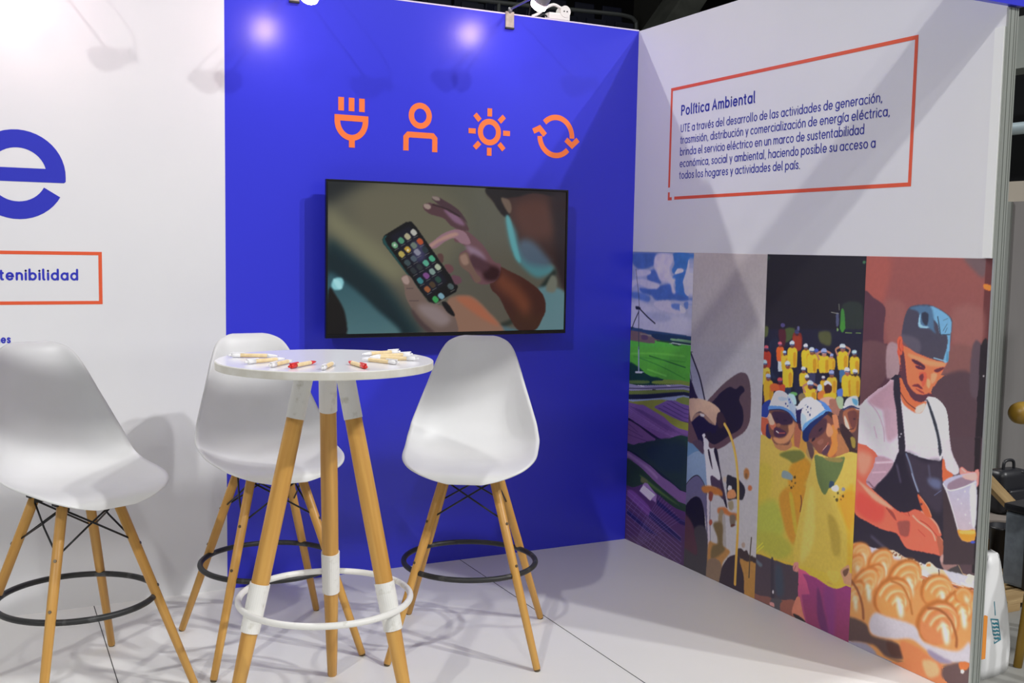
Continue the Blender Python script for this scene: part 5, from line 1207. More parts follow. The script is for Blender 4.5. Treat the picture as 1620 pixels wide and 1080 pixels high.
  ['P','#4d8087',17.0,1,[-747,1588,-701,1533,-672,1453,-606,1404,-511,1373,-501,1339,-585,1314,-660,1363,-707,1420,-736,1500]],
  ['P','#4f5f70',25.9,1,[-681,1477,-626,1486,-560,1438,-511,1373,-614,1372,-671,1412]],
  ['P','#5aa0a6',7.7,1,[-749,1588,-729,1581,-700,1484,-670,1387,-698,1403,-732,1500]],
  ['S','#26302c',12.4,1,[-492,1340,-547,1281,-602,1207,-692,1126,-765,1094],23.1],
  ['P','#5d7f86',10.5,1,[-593,1257,-432,1244,-432,1063,-589,1066]],
  ['P','#4b6a74',12.1,1,[-765,1094,-673,1076,-580,1066,-764,1061]],
  ['P','#6d7064',8.9,1,[-510,1323,-481,1306,-489,1248,-537,1257]],
  ['P','#8d6a58',9.9,1,[-1031,1210,-945,1233,-892,1217,-820,1152,-755,1086,-773,1062,-986,1066]],
  ['P','#a5644a',13.3,1,[-988,1225,-910,1221,-820,1144,-774,1094,-855,1128,-944,1185]],
  ['P','#4a2a22',4.2,1,[-815,1370,-715,1338,-631,1298,-555,1240,-535,1173,-553,1124,-589,1074,-673,1072,-729,1143,-776,1224,-822,1273],'#3a211e'],
  ['P','#6b3c2a',34.1,1,[-787,1338,-696,1289,-620,1207,-637,1141,-722,1224,-786,1273]],
  ['P','#6a4a50',3.3,1,[-993,1526,-941,1519,-861,1457,-806,1386,-770,1370,-787,1305,-849,1281,-902,1297,-929,1337,-965,1368,-974,1416,-940,1440,-966,1463,-1001,1475]],
  ['P','#2c1618',13.5,1,[-859,1369,-779,1354,-787,1305,-849,1305]],
  ['P','#8d7488',13.3,1,[-948,1456,-878,1433,-842,1386,-895,1393]],
  ['P','#4a3038',13.4,1,[-913,1417,-824,1370,-859,1337,-921,1369]],
  ['P','#93707c',3.2,1,[-1128,1449,-1103,1469,-1053,1505,-993,1524,-949,1511,-922,1464,-966,1463,-1001,1486,-1044,1470,-1094,1438]],
  ['P','#b08a80',6.5,1,[-1120,1453,-1052,1493,-1001,1510,-984,1499,-1069,1469,-1107,1444]],
  ['P','#553a40',3.2,1,[-1151,1619,-1122,1635,-1054,1622,-985,1597,-950,1559,-932,1520,-984,1526,-1019,1541,-1053,1571,-1121,1589]],
  ['P','#84627c',8.1,1,[-1054,1610,-994,1589,-950,1543,-1002,1557]],
  ['P','#4a343c',3.2,1,[-1109,1655,-1088,1664,-1037,1642,-977,1605,-937,1551,-968,1574,-1020,1596,-1071,1625]],
  ['P','#a08c84',4.0,1,[-1113,1614,-1118,1609,-1128,1608,-1139,1611,-1146,1618,-1147,1625,-1142,1630,-1132,1631,-1121,1628,-1114,1621]],
  ['P','#8f8078',4.1,1,[-1071,1650,-1076,1646,-1087,1646,-1099,1650,-1107,1656,-1109,1661,-1104,1665,-1093,1665,-1081,1662,-1073,1656]],
  ['S','#2c1c20',3.2,1,[-1105,1628,-1037,1611,-976,1581],4.8],
  ['P','#71584e',4.1,1,[-974,1412,-939,1424,-921,1385,-894,1337,-867,1305,-893,1289,-920,1329,-956,1353,-975,1376]],
  ['P','#96786a',6.6,1,[-972,1404,-944,1416,-930,1377,-956,1369]],
  ['P','#0b0b0d',2.0,0,[-1334,1472,-1326,1491,-1229,1549,-1204,1553,-1183,1533,-980,1273,-989,1249,-1091,1198,-1117,1206,-1155,1250,-1330,1457]],
  ['P','#1d4a4a',3.9,0,[-1334,1472,-1325,1489,-1310,1492,-1324,1476,-1310,1450,-1168,1265,-1151,1242,-1330,1457]],
  ['P','#131322',11.0,0,[-1302,1488,-1212,1536,-1033,1297,-1125,1226]],
  ['P','#3a3858',16.0,1,[-1203,1451,-1153,1468,-1136,1398,-1177,1382]],
  ['P','#6ea37c',2.0,1,[-1294,1452,-1280,1465,-1263,1448,-1277,1435]],
  ['S','#8a8a84',1.2,0,[-1279,1427,-1261,1437],2.0],
  ['P','#4f9070',2.0,1,[-1265,1472,-1251,1485,-1234,1468,-1248,1455]],
  ['S','#8a8a84',1.2,0,[-1249,1447,-1231,1456],2.0],
  ['P','#b0a98a',2.0,1,[-1237,1490,-1222,1503,-1205,1486,-1219,1473]],
  ['S','#8a8a84',1.2,0,[-1221,1465,-1203,1475],2.0],
  ['P','#b9b8b0',2.0,1,[-1208,1508,-1194,1521,-1176,1504,-1191,1491]],
  ['S','#8a8a84',1.2,0,[-1192,1483,-1174,1492],2.0],
  ['P','#b6a456',2.0,1,[-1263,1414,-1249,1427,-1231,1410,-1246,1397]],
  ['S','#8a8a84',1.2,0,[-1247,1389,-1229,1399],2.0],
  ['P','#c09a3a',2.0,1,[-1235,1435,-1220,1447,-1203,1430,-1217,1418]],
  ['S','#8a8a84',1.2,0,[-1218,1410,-1200,1419],2.0],
  ['P','#6d7a70',2.0,1,[-1207,1452,-1192,1465,-1175,1448,-1189,1435]],
  ['S','#8a8a84',1.2,0,[-1190,1427,-1172,1436],2.0],
  ['P','#b4512e',2.0,1,[-1179,1470,-1164,1483,-1146,1465,-1161,1453]],
  ['S','#8a8a84',1.2,0,[-1162,1444,-1144,1454],2.0],
  ['P','#3c4c50',2.0,1,[-1236,1378,-1221,1390,-1204,1373,-1218,1361]],
  ['S','#8a8a84',1.2,0,[-1220,1352,-1201,1362],2.0],
  ['P','#4d5a66',2.0,1,[-1207,1396,-1192,1408,-1175,1391,-1189,1379]],
  ['S','#8a8a84',1.2,0,[-1191,1370,-1172,1380],2.0],
  ['P','#8a8a9c',2.0,1,[-1191,1423,-1176,1436,-1158,1419,-1173,1406]],
  ['S','#8a8a84',1.2,0,[-1174,1398,-1156,1407],2.0],
  ['P','#27333a',2.0,1,[-1154,1435,-1139,1447,-1122,1430,-1136,1417]],
  ['S','#8a8a84',1.2,0,[-1138,1409,-1119,1419],2.0],
  ['P','#2b3136',2.0,1,[-1208,1344,-1194,1356,-1176,1339,-1191,1327]],
  ['S','#8a8a84',1.2,0,[-1192,1318,-1174,1328],2.0],
  ['P','#2c3236',2.0,1,[-1180,1360,-1165,1372,-1148,1355,-1162,1342]],
  ['S','#8a8a84',1.2,0,[-1164,1334,-1145,1343],2.0],
  ['P','#58a88e',2.0,1,[-1150,1377,-1135,1390,-1118,1372,-1132,1360]],
  ['S','#8a8a84',1.2,0,[-1134,1351,-1115,1361],2.0],
  ['P','#4aa682',2.0,1,[-1122,1397,-1107,1410,-1089,1392,-1104,1380]],
  ['S','#8a8a84',1.2,0,[-1105,1371,-1087,1381],2.0],
  ['P','#3a7f84',2.0,1,[-1176,1301,-1161,1313,-1144,1296,-1158,1283]],
  ['S','#8a8a84',1.2,0,[-1160,1275,-1141,1284],2.0],
  ['P','#7c4a86',2.0,1,[-1148,1323,-1133,1335,-1115,1318,-1130,1305]],
  ['S','#8a8a84',1.2,0,[-1131,1297,-1113,1306],2.0],
  ['P','#7c958e',2.0,1,[-1120,1341,-1105,1353,-1088,1336,-1102,1323]],
  ['S','#8a8a84',1.2,0,[-1104,1315,-1085,1324],2.0],
  ['P','#a9b49c',2.0,1,[-1094,1360,-1079,1373,-1061,1356,-1076,1343]],
  ['S','#8a8a84',1.2,0,[-1078,1334,-1059,1344],2.0],
  ['P','#9a5a34',2.0,1,[-1142,1264,-1127,1276,-1110,1259,-1124,1246]],
  ['S','#8a8a84',1.2,0,[-1126,1238,-1107,1247],2.0],
  ['P','#4a3a2a',2.0,1,[-1119,1283,-1104,1296,-1086,1278,-1101,1266]],
  ['S','#8a8a84',1.2,0,[-1102,1257,-1083,1267],2.0],
  ['P','#24463c',2.0,1,[-1092,1306,-1077,1318,-1059,1301,-1074,1288]],
  ['S','#8a8a84',1.2,0,[-1075,1279,-1056,1289],2.0],
  ['P','#3a9a54',2.0,1,[-1103,1219,-1089,1232,-1071,1214,-1086,1201]],
  ['S','#8a8a84',1.2,0,[-1087,1193,-1068,1202],2.0],
  ['P','#7aa4b4',2.1,1,[-1076,1234,-1062,1246,-1044,1229,-1058,1216]],
  ['S','#8a8a84',1.2,0,[-1060,1208,-1041,1217],2.1],
  ['P','#4a5a5c',2.1,1,[-1032,1276,-1017,1288,-998,1271,-1013,1258]],
  ['S','#8a8a84',1.2,0,[-1015,1249,-996,1259],2.1],
  ['P','#d8e0d8',1.6,1,[-1274,1450,-1275,1448,-1277,1446,-1280,1446,-1283,1447,-1284,1450,-1283,1453,-1280,1455,-1277,1455,-1275,1453]],
  ['P','#e8e4c8',1.6,1,[-1213,1430,-1214,1427,-1217,1425,-1220,1425,-1223,1427,-1224,1430,-1223,1432,-1220,1434,-1217,1434,-1214,1432]],
  ['P','#7a655c',3.2,1,[-1247,1312,-1227,1324,-1202,1312,-1176,1273,-1134,1218,-1117,1202,-1048,1186,-1005,1154,-983,1114,-986,1066,-1098,1068,-1166,1124,-1200,1180,-1226,1227,-1234,1273],'#6c5a54'],
  ['P','#a89088',4.8,1,[-1245,1310,-1222,1320,-1210,1296,-1218,1281,-1236,1289]],
  ['P','#4a3a3a',9.7,1,[-1200,1180,-1150,1124,-1090,1072,-1124,1072,-1183,1132]],
  ['P','#8c7c7c',19.5,1,[-1167,1195,-1082,1186,-1013,1130,-1064,1099,-1150,1156]],
  ['P','#0e0d10',4.1,1,[-1057,1202,-1031,1202,-996,1154,-1000,1142,-1031,1162]],
  ['P','#5c3f3c',4.1,1,[-1081,1411,-1056,1415,-1051,1383,-1064,1379]],
  ['P','#6a4448',4.1,1,[-1046,1368,-1016,1368,-1001,1348,-1016,1332,-1029,1336]],
  ['P','#664450',4.1,1,[-1011,1321,-972,1317,-963,1293,-989,1281,-1002,1293]],
  ['S','#5a4a48',2.4,1,[-1222,1265,-1193,1265],4.0],
  ['S','#5a4a48',2.4,1,[-1209,1211,-1167,1211],4.0],
 ],
}
def picture(name, key, u0, u1, v0, v1, pitch, place, m, parent=None, base='#888888', gain=1.0, **kw):
    img = paint(ART[key], u0, u1, v0, v1, pitch, base)
    nv, nu = img.shape[:2]
    uu = np.linspace(u0, u1, nu) / 1000; vv = np.linspace(v0, v1, nv) / 1000
    A, Bv = np.meshgrid(uu, vv)
    co = place(A.ravel(), Bv.ravel())
    idx = np.arange(nu * nv).reshape(nv, nu)
    f = np.stack([idx[:-1, :-1], idx[:-1, 1:], idx[1:, 1:], idx[1:, :-1]], -1).reshape(-1, 4)
    # rim going back to the wall, so that the sheet has a thickness
    rim = np.concatenate([idx[0, :], idx[1:, -1], idx[-1, -2::-1], idx[-2:0:-1, 0]])
    back = co[rim].copy(); back[:, kw.pop('_axis')] = kw.pop('_wall'); n0 = nu * nv; k = len(rim); j = np.arange(k); j2 = (j + 1) % k
    f2 = np.stack([rim[j2], rim[j], n0 + j, n0 + j2], -1)
    me = bpy.data.meshes.new('m'); co = np.concatenate([co, back]); f = np.concatenate([f, f2])
    me.vertices.add(len(co)); me.vertices.foreach_set('co', co.astype(np.float32).ravel())
    me.loops.add(f.size); me.loops.foreach_set('vertex_index', f.astype(np.int32).ravel())
    me.polygons.add(len(f)); me.polygons.foreach_set('loop_start', np.arange(0, f.size, 4, dtype=np.int32)); me.polygons.foreach_set('loop_total', np.full(len(f), 4, dtype=np.int32))
    me.update(calc_edges=True)
    c = img.reshape(-1, 3); c = np.minimum(gain * np.where(c <= 0.04045, c / 12.92, ((c + 0.055) / 1.055) ** 2.4), 0.86)
    c = np.concatenate([c, c[rim]]); c = np.concatenate([c, np.ones((len(c), 1))], 1)
    at = me.color_attributes.new('print', 'FLOAT_COLOR', 'POINT'); at.data.foreach_set('color', c.astype(np.float32).ravel())
    return link(name, me, m, parent, **kw)
PRINT = picture_mat('satin_photo_print', 0.42, 1.0)
pr = lambda u, v: np.stack([np.full_like(u, -0.0008), -u, v], 1)
for key, a, b, pitch, nm, lab in (('p1', 0.6, 500, 2.6, 'wind_farm_print', 'tall printed photo of a wind turbine, green field and purple solar panels, nearest the corner'),
        ('p2', 500.5, 1000, 2.6, 'car_charging_print', 'tall printed photo of an electric car with open charging flap and yellow cable'),
        ('p3', 1000.5, 1540, 2.3, 'children_print', 'tall printed photo of children in yellow shirts and white caps'),
        ('p4', 1540.5, 2077.5, 2.3, 'baker_print', 'tall printed photo of a baker in a dark apron brushing pastries, beside the front post')):
    picture(nm, key, a, b, 1, 1441, pitch, pr, PRINT, wall_right, gain=PGAIN, _axis=0, _wall=0.0, label=lab)

# ------------------------------------------------------------------ television
TX0, TX1, TZ0, TZ1 = -1.5830, -0.4310, 1.0558, 1.7185
def _tv():
    tv = empty('television', (-0.983, -0.10, 1.0535), label='flat screen television showing hands on a phone, hung on the blue wall', category='television')
    def L(lo, hi): return tuple(v - w for v, w in zip(lo, tv.location)), tuple(v - w for v, w in zip(hi, tv.location))
    o = link('back_case', boxme(*L((TX0 + .01, -0.095, TZ0 + .01), (TX1 - .01, -0.055, TZ1 - .01)), .006), BEZEL, tv)
    o = link('wall_bracket', boxme(*L((-1.2, -0.056, 1.2), (-0.76, -0.0005, 1.55))), IRON, tv)
    bm = bmesh.new(); w = .008; y = (-0.106, -0.088)
    for lo, hi in (((TX0, y[0], TZ1 - w), (TX1, y[1], TZ1)), ((TX0, y[0], TZ0), (TX1, y[1], TZ0 + .017)), ((TX0, y[0], TZ0 + .017), (TX0 + w, y[1], TZ1 - w)), ((TX1 - w, y[0], TZ0 + .017), (TX1, y[1], TZ1 - w))):
        box(bm, *L(lo, hi), .0015)
    link('bezel', frm(bm), BEZEL, tv)
    scr = picture_mat('lit_screen', 0.16, 1.0, SCREEN)
    l = tv.location
    pl = lambda u, v: np.stack([u - l[0], np.full_like(u, -0.1015 - l[1]), v - l[2]], 1)
    picture('screen', 'tv', (TX0 + w) * 1000, (TX1 - w) * 1000, (TZ0 + .017) * 1000, (TZ1 - w) * 1000, 2.6, pl, scr, tv, _axis=1, _wall=-0.095 - l[1], label='lit picture of two hands holding a phone')
_tv()

# ------------------------------------------------------------------ bar stools
def spline(pts, n):
    P = [Vector(p) for p in pts]; out = []
    for i in range(n + 1):
        s = i / n * (len(P) - 1); k = min(int(s), len(P) - 2); t = s - k
        a, b, c, d = P[max(k - 1, 0)], P[k], P[k + 1], P[min(k + 2, len(P) - 1)]
        out.append(.5 * ((2 * b) + (c - a) * t + (2 * a - 5 * b + 4 * c - d) * t * t + (3 * b - a - 3 * c + d) * t ** 3))
    return out
def shell_mesh():
    # side profile (y, z): front lip, seat, bend, back, rolled top; plus half width and edge rise
    T = [(-.252, -.030, .050, .000), (-.250, -.016, .105, .001), (-.241, .000, .150, .004), (-.214, .011, .190, .012), (-.160, .012, .218, .026), (-.095, .004, .233, .042), (-.025, -.001, .240, .056),
         (.050, .001, .243, .070), (.108, .016, .243, .082), (.150, .052, .238, .087), (.178, .105, .231, .084), (.199, .170, .215, .076), (.218, .240, .195, .066), (.236, .310, .173, .054),
         (.252, .375, .152, .042), (.265, .428, .131, .028), (.275, .462, .108, .014), (.286, .481, .076, .005), (.298, .488, .048, .000)]
    pr = spline([(a, b, 0) for a, b, c, d in T], 64); wd = spline([(c, d, 0) for a, b, c, d in T], 64)
    bm = bmesh.new(); N = 44; rows = []
    for i, (p, w) in enumerate(zip(pr, wd)):
        t = (pr[min(i + 9, 64)] - pr[max(i - 9, 0)]).normalized(); nrm = Vector((-t.y, t.x))   # points up over the seat, forward on the back
        row = []
        for k in range(N + 1):
            u = -1 + 2 * k / N; u2 = math.copysign(abs(u) ** .92, u)
            rise = w.y * (abs(u) ** 2.6); lipo = max(0, (abs(u) - .93) / .07) * .006
            bend = w.x * (u2 - (.05 * math.copysign(abs(u) ** 5, u) * min(1, w.y / .06)))
            row.append(bm.verts.new((bend + math.copysign(lipo, u), p.x + nrm.x * rise, p.y + nrm.y * rise)))
        rows.append(row)
    for A, Bq in zip(rows, rows[1:]):
        for k in range(N): bm.faces.new((A[k], A[k + 1], Bq[k + 1], Bq[k]))
    return frm(bm)
def dowel(r0, r1, length, ends=.004):
    """tapered dowel from z=0 (foot) to z=length"""
    return lathe([(0, 0), (r0 - ends * .8, 0), (r0, ends), (r0 + (r1 - r0) * .5 + .001, length * .55), (r1, length - ends), (r1 - ends, length), (0, length)], 20)
def leg_matrix(foot, top):
    f = Vector(foot); d = (Vector(top) - f)
    return Matrix.Translation(f) @ d.to_track_quat('Z', 'X').to_matrix().to_4x4(), d.length
def make_stool():
    root = empty('bar_stool')
    sh = link('seat_shell', shell_mesh(), PLASTIC, root, smooth=True); sh.location.z = .668; sh.scale = (1.03, 1.0, .895)
    md = sh.modifiers.new('thick', 'SOLIDIFY'); md.thickness = .0065; md.offset = 0
    RF, RTp, ZT, ZR = .368, .118, .650, .305
    legme = None; axis = []
    for k in range(4):
        a = math.radians(45 + 90 * k); c, s = math.cos(a), math.sin(a)
        foot = Vector((RF * c, RF * s, .004)); top = Vector((RTp * c, RTp * s, ZT)); axis.append((foot, top))
        Mx, ln = leg_matrix(foot, top)
        if legme is None: legme = dowel(.0125, .0165, ln)
        lg = link('leg', legme, WOOD, root, smooth=True); lg.matrix_local = Mx
        gl = link('glide', lathe([(0, -.005), (.009, -.005), (.0105, -.002), (.0105, .003), (0, .003)], 16), RUBBER, lg)
        out = Mx.to_3x3().inverted() @ Vector((c, s, 0)); out.z = 0; out.normalize()
        for zz in (.335, .475):
            bm = bmesh.new(); p = Vector((0, 0, zz * ln / ZT)); tube(bm, [p + out * .010, p + out * .0175], [.0056, .005], 12)
            link('screw', frm(bm), SCREW, lg)
    # black steel under-frame
    bm = bmesh.new(); a = RTp * .7071
    for s in (-1, 1):
        box(bm, (-a - .03, s * a - .012, .634), (a + .03, s * a + .012, .640)); box(bm, (s * a - .012, -a - .03, .6345), (s * a + .012, a + .03, .6395))
        for r_ in (-1, 1):
            box(bm, (s * a - .014, r_ * a - .014, .616), (s * a + .014, r_ * a + .014, .650))
            tube(bm, [(s * a, r_ * a, .64), (s * (a + .01), r_ * (a + .01), .664)], .010, 12)
    link('seat_bracket', frm(bm), IRON, root)
    for k in range(4):
        A, Bx = axis[k], axis[(k + 1) % 4]
        bm = bmesh.new()
        pt = lambda ax, z: ax[0] + (ax[1] - ax[0]) * ((z - .004) / (ZT - .004))
        off = ((pt(A, .6) + pt(Bx, .6)) / 2).normalized() * .0; off.z = 0
        inn = lambda p: p * 1.0
        for (s_, e_, dz) in ((A, Bx, 0), (Bx, A, .0)):
            p0 = pt(s_, .623); p1 = pt(e_, .490)
            m0 = (p0 + p1) / 2; sh_ = Vector((m0.x, m0.y, 0)).normalized() * (.004 if s_ is A else -.004)
            d = (p1 - p0).normalized()
            tube(bm, [p0, m0 + sh_, p1 - d * .006], .0032, 8)
            tube(bm, [p1 - d * .016, p1 - d * .008], .0055, 8)
        link('cross_brace', frm(bm), IRON, root, smooth=True)
    rr = .241
    link('foot_ring', tubeme([(rr * math.cos(2 * math.pi * k / 72), rr * math.sin(2 * math.pi * k / 72), ZR) for k in range(72)], .0098, 12, True), IRONW, root, smooth=True)
    return root
GR = 'white bar stools round the high table'
S0 = make_stool()
def place_stool(o, c, a_front, label, shell=0.0):
    o.location = (c[0], c[1], 0); o.rotation_euler = (0, 0, a_front)
    o['label'] = label; o['category'] = 'bar stool'; o['group'] = GR
    if shell:
        for ch in o.children:
            if ch.name.startswith('seat_shell'): ch.rotation_euler.z = shell
    return o
# front direction of local stool is -y ; angle = rotation about z
ang = lambda dx, dy: math.atan2(dy, dx) + math.pi / 2
s2 = copy_tree(S0); s3 = copy_tree(S0)
place_stool(S0, (-2.616, -.814), ang(.396, -.918), 'white bar stool cut by the left edge of the photo, before the white wall')
place_stool(s2, (-1.960, -.670), ang(.03, -1), 'white bar stool standing behind the high table, partly hidden by its legs')
place_stool(s3, (-1.290, -.945), ang(-.49, -.87), 'white bar stool below the television, right of the high table')

# ------------------------------------------------------------------ high table
def make_table():
    cx, cy, zt, rf, rt_, th, zr, Rt = -1.953, -1.339, 1.105, .313, .061, 1.202, .374, .3195
    root = empty('bar_table', (cx, cy, 0), label='round white high table with three wooden legs, pens lying on it', category='table')
    tp = link('tabletop', lathe([(0, zt - .024), (Rt - .002, zt - .024), (Rt, zt - .022), (Rt, zt - .002), (Rt - .0015, zt), (0, zt)], 96), TOPW, root)
    link('edge_band', lathe([(Rt - .004, zt - .0235), (Rt + .0012, zt - .0235), (Rt + .0018, zt - .021), (Rt + .0018, zt - .003), (Rt + .0006, zt - .0012), (Rt - .004, zt - .0012)], 96), EDGEW, root)
    link('mounting_plate', lathe([(0, zt - .032), (.125, zt - .032), (.125, zt - .0242), (0, zt - .0242)], 40), PAINTW, root)
    for k in range(3):
        a = th + k * 2 * math.pi / 3; c, s = math.cos(a), math.sin(a)
        foot = Vector((rf * c, rf * s, .001)); top = Vector(((rt_ + .004) * c, (rt_ + .004) * s, zt - .026))
        Mx, ln = leg_matrix(foot, top); f = lambda z: z / (zt - .026) * ln
        lg = link('leg', lathe([(0, 0), (.013, 0), (.0155, .004), (.0185, .10), (.0235, f(.30)), (.0262, f(.44)), (.0270, f(.70)), (.0255, f(.95)), (.0255, ln - .002), (0, ln - .002)], 28), WOOD, root, smooth=True)
        lg.matrix_local = Mx
        link('top_sleeve', lathe([(.0245, f(.935)), (.0278, f(.935)), (.0278, ln), (.0245, ln)], 28), PAINTW, lg, smooth=False, label='white sleeve at the top of the leg')
        link('ring_sleeve', lathe([(.022, f(.315)), (.0282, f(.315)), (.0298, f(.455)), (.0255, f(.455))], 28), PAINTW, lg, label='white sleeve holding the foot ring')
    rr = .258
    rg = link('foot_ring', tubeme([(rr * math.cos(2 * math.pi * k / 96), rr * math.sin(2 * math.pi * k / 96), zr + .004) for k in range(96)], .0098, 12, True), PAINTW, root, smooth=True)
    return root
TABLE = make_table()

# ------------------------------------------------------------------ pens on the table
KRAFT = mat('kraft_paper_barrel', (0.84, 0.68, 0.40), 0.7, noise=((90, 90, 90), 0.0, (0.78, 0.60, 0.33)))
PENW = mat('white_pen_plastic', (0.86, 0.86, 0.86), 0.35); PENR = mat('red_pen_plastic', (0.72, 0.03, 0.025), 0.35); PENT = mat('silver_pen_tip', (0.5, 0.5, 0.5), 0.3, metal=1)
def make_pen(pm):
    root = empty('pen'); X90 = Matrix.Rotation(math.radians(90), 4, 'Y')
    mk = lambda nm, prof, m: link(nm, lathe(prof, 16, X90), m, root, smooth=True)
    mk('barrel', [(0, -.040), (.0050, -.040), (.0052, -.039), (.0052, .038), (.0050, .039), (0, .039)], KRAFT)
    mk('grip', [(0, .0385), (.0048, .0385), (.0046, .048), (.0030, .062), (.0012, .070), (0, .070)], pm)
    mk('cap', [(0, -.066), (.0044, -.066), (.0058, -.064), (.0058, -.040), (0, -.040)], pm)
    mk('button', [(0, -.076), (.0028, -.076), (.0030, -.074), (.0030, -.065), (0, -.065)], pm)
    link('clip', boxme((-.070, -.0025, .0052), (-.028, .0025, .0078), .0008), pm, root)
    bm = bmesh.new(); tube(bm, [(.0695, 0, 0), (.0735, 0, 0)], [.0009, .0005], 8); link('tip', frm(bm), PENT, root)
    return root
PW = make_pen(PENW); PR = make_pen(PENR)
zt = 1.105 + .0059
pens = [  # x, y, angle of the tip, red?, label
 (-2.142, -1.232, -24, 0, 'kraft pen lying alone at the far left rim of the table'),
 (-2.140, -1.372, 26, 0, 'kraft pen with white clip, second from the left on the table'),
 (-2.115, -1.452, 50, 0, 'short looking kraft pen between the second pen and the red clip pen'),
 (-2.066, -1.498, 44, 1, 'kraft pen with red clip pointing left, near the front rim'),
 (-2.008, -1.548, 60, 0, 'kraft pen with white clip standing closest to the front rim, between the two red ones'),
 (-1.925, -1.548, 92, 1, 'kraft pen with red clip pointing right, near the front rim'),
 (-1.752, -1.262, 198, 0, 'kraft pen furthest back in the right hand cluster'),
 (-1.748, -1.345, 190, 0, 'kraft pen second from the back in the right hand cluster'),
 (-1.770, -1.425, 150, 0, 'kraft pen third from the back in the right hand cluster'),
 (-1.835, -1.480, 118, 0, 'kraft pen nearest the viewer in the right hand cluster')]
used = {0: False, 1: False}
for x, y, a, red, lab in pens:
    src = PR if red else PW
    o = src if not used[red] else copy_tree(src); used[red] = True
    o.location = (x, y, zt + .001); o.rotation_euler = (0, 0, math.radians(a)); o.scale = (1, 1.15, 1.15)
    o['label'] = lab; o['category'] = 'pen'; o['group'] = 'pens on the high table'

# ------------------------------------------------------------------ clip lamps along the wall top
LBODY = mat('grey_lamp_body', (0.30, 0.30, 0.31), 0.4, metal=0.2); LCLIP = mat('beige_clip_plate', (0.48, 0.45, 0.38), 0.5, noise=((40, 40, 40), 0, (0.36, 0.33, 0.27)))
LGLOW = mat('lamp_glass', (0.9, 0.9, 0.9), 0.4, emis=(1.0, 0.66, 0.70), estr=LAMPE)
LROD = mat('steel_rod', (0.35, 0.36, 0.38), 0.35, metal=0.9)
def make_lamp(xc, head, label, aim=(-.12, .62, -.62)):
    root = empty('clip_lamp', (xc, 0, H), label=label, category='lamp', group='clip lamps on the wall top')
    link('clip', boxme((-.021, -.009, -.060), (.021, -.0012, .012), .002), LCLIP, root)
    link('clip_pad', boxme((-.021, -.013, -.066), (.021, -.0012, -.058), .001), IRON, root)
    bm = bmesh.new(); V = [(-.008, .0065), (.048, .0065), (.048, -.040), (.042, -.040), (.042, .0125 - .006), (.048, .0125), (-.008, .0125)]
    P = [(-.008, .0066), (.0418, .0066), (.0418, -.040), (.048, -.040), (.048, .0125), (-.008, .0125)]
    A_ = [bm.verts.new((-.018, y, z)) for y, z in P]; B_ = [bm.verts.new((.018, y, z)) for y, z in P]
    bm.faces.new(A_); bm.faces.new(B_[::-1])
    for q_ in range(6): bm.faces.new((A_[q_ - 1], B_[q_ - 1], B_[q_], A_[q_]))
    link('clip_jaw', frm(bm), IRON, root)
    hd = Vector(head) - root.location; A = Vector(aim).normalized()
    neck = hd - A * .075
    bm = bmesh.new(); tube(bm, [(0, -.004, .012), (0, -.012, .022), neck * .5 + Vector((0, 0, .012)), neck], .0052, 10)
    tube(bm, [(0, -.002, .010), (0, -.016, .026)], .010, 10)
    link('arm', frm(bm), LROD, root, smooth=True)
    Q = A.to_track_quat('Z', 'Y').to_matrix().to_4x4(); T = Matrix.Translation(hd)
    b = link('lamp_body', lathe([(0, -.175), (.017, -.175), (.021, -.170), (.021, -.105), (.030, -.085), (.034, -.060), (.0345, -.012), (.0325, -.010), (0, -.010)], 28), LBODY, root, smooth=True); b.matrix_local = T @ Q
    bl = link('bulb', lathe([(0, .012), (.012, .0105), (.022, .006), (.0315, -.003), (.0345, -.0105), (.0335, -.022), (.0345, -.022), (.0362, -.012), (.0345, .001), (.024, .0105), (.012, .0155), (0, .017)], 28), LGLOW, b, smooth=True, label='glowing white bulb')
    nk = link('socket', tubeme([tuple(neck + Vector((0, 0, .0))), tuple(hd - A * .12)], .012, 12), LROD, root)
    ca = hd - A * .175
    bm = bmesh.new(); tube(bm, [tuple(p) for p in spline([tuple(ca), tuple(ca + Vector((.03, .05, .05))), (.10, -.05, .07), (.110, .0, .06), (.115, .03, .014)], 20)], .0028, 8)
    link('cord', frm(bm), IRON, root, smooth=True)
    sl = bpy.data.lights.new('clip_lamp_light', 'SPOT'); sl.energy = SPOTW; sl.spot_size = math.radians(100); sl.spot_blend = .9; sl.shadow_soft_size = .032; sl.color = (1.0, .93, .86)
    so = bpy.data.objects.new('clip_lamp_light', sl); COL.objects.link(so); so.location = root.location + hd + A * .02; so.rotation_euler = A.to_track_quat('-Z', 'Y').to_euler()
    return root
make_lamp(-.700, (-.738, -.35, 2.466), 'clip lamp on the blue wall top whose clip plate shows right of the television')
make_lamp(-1.69, (-1.728, -.35, 2.380), 'clip lamp above the plug icon, only its glowing bulb tip showing at the top edge')
make_lamp(-2.69, (-2.728, -.35, 2.40), 'clip lamp above the giant letter on the white wall, out of frame')

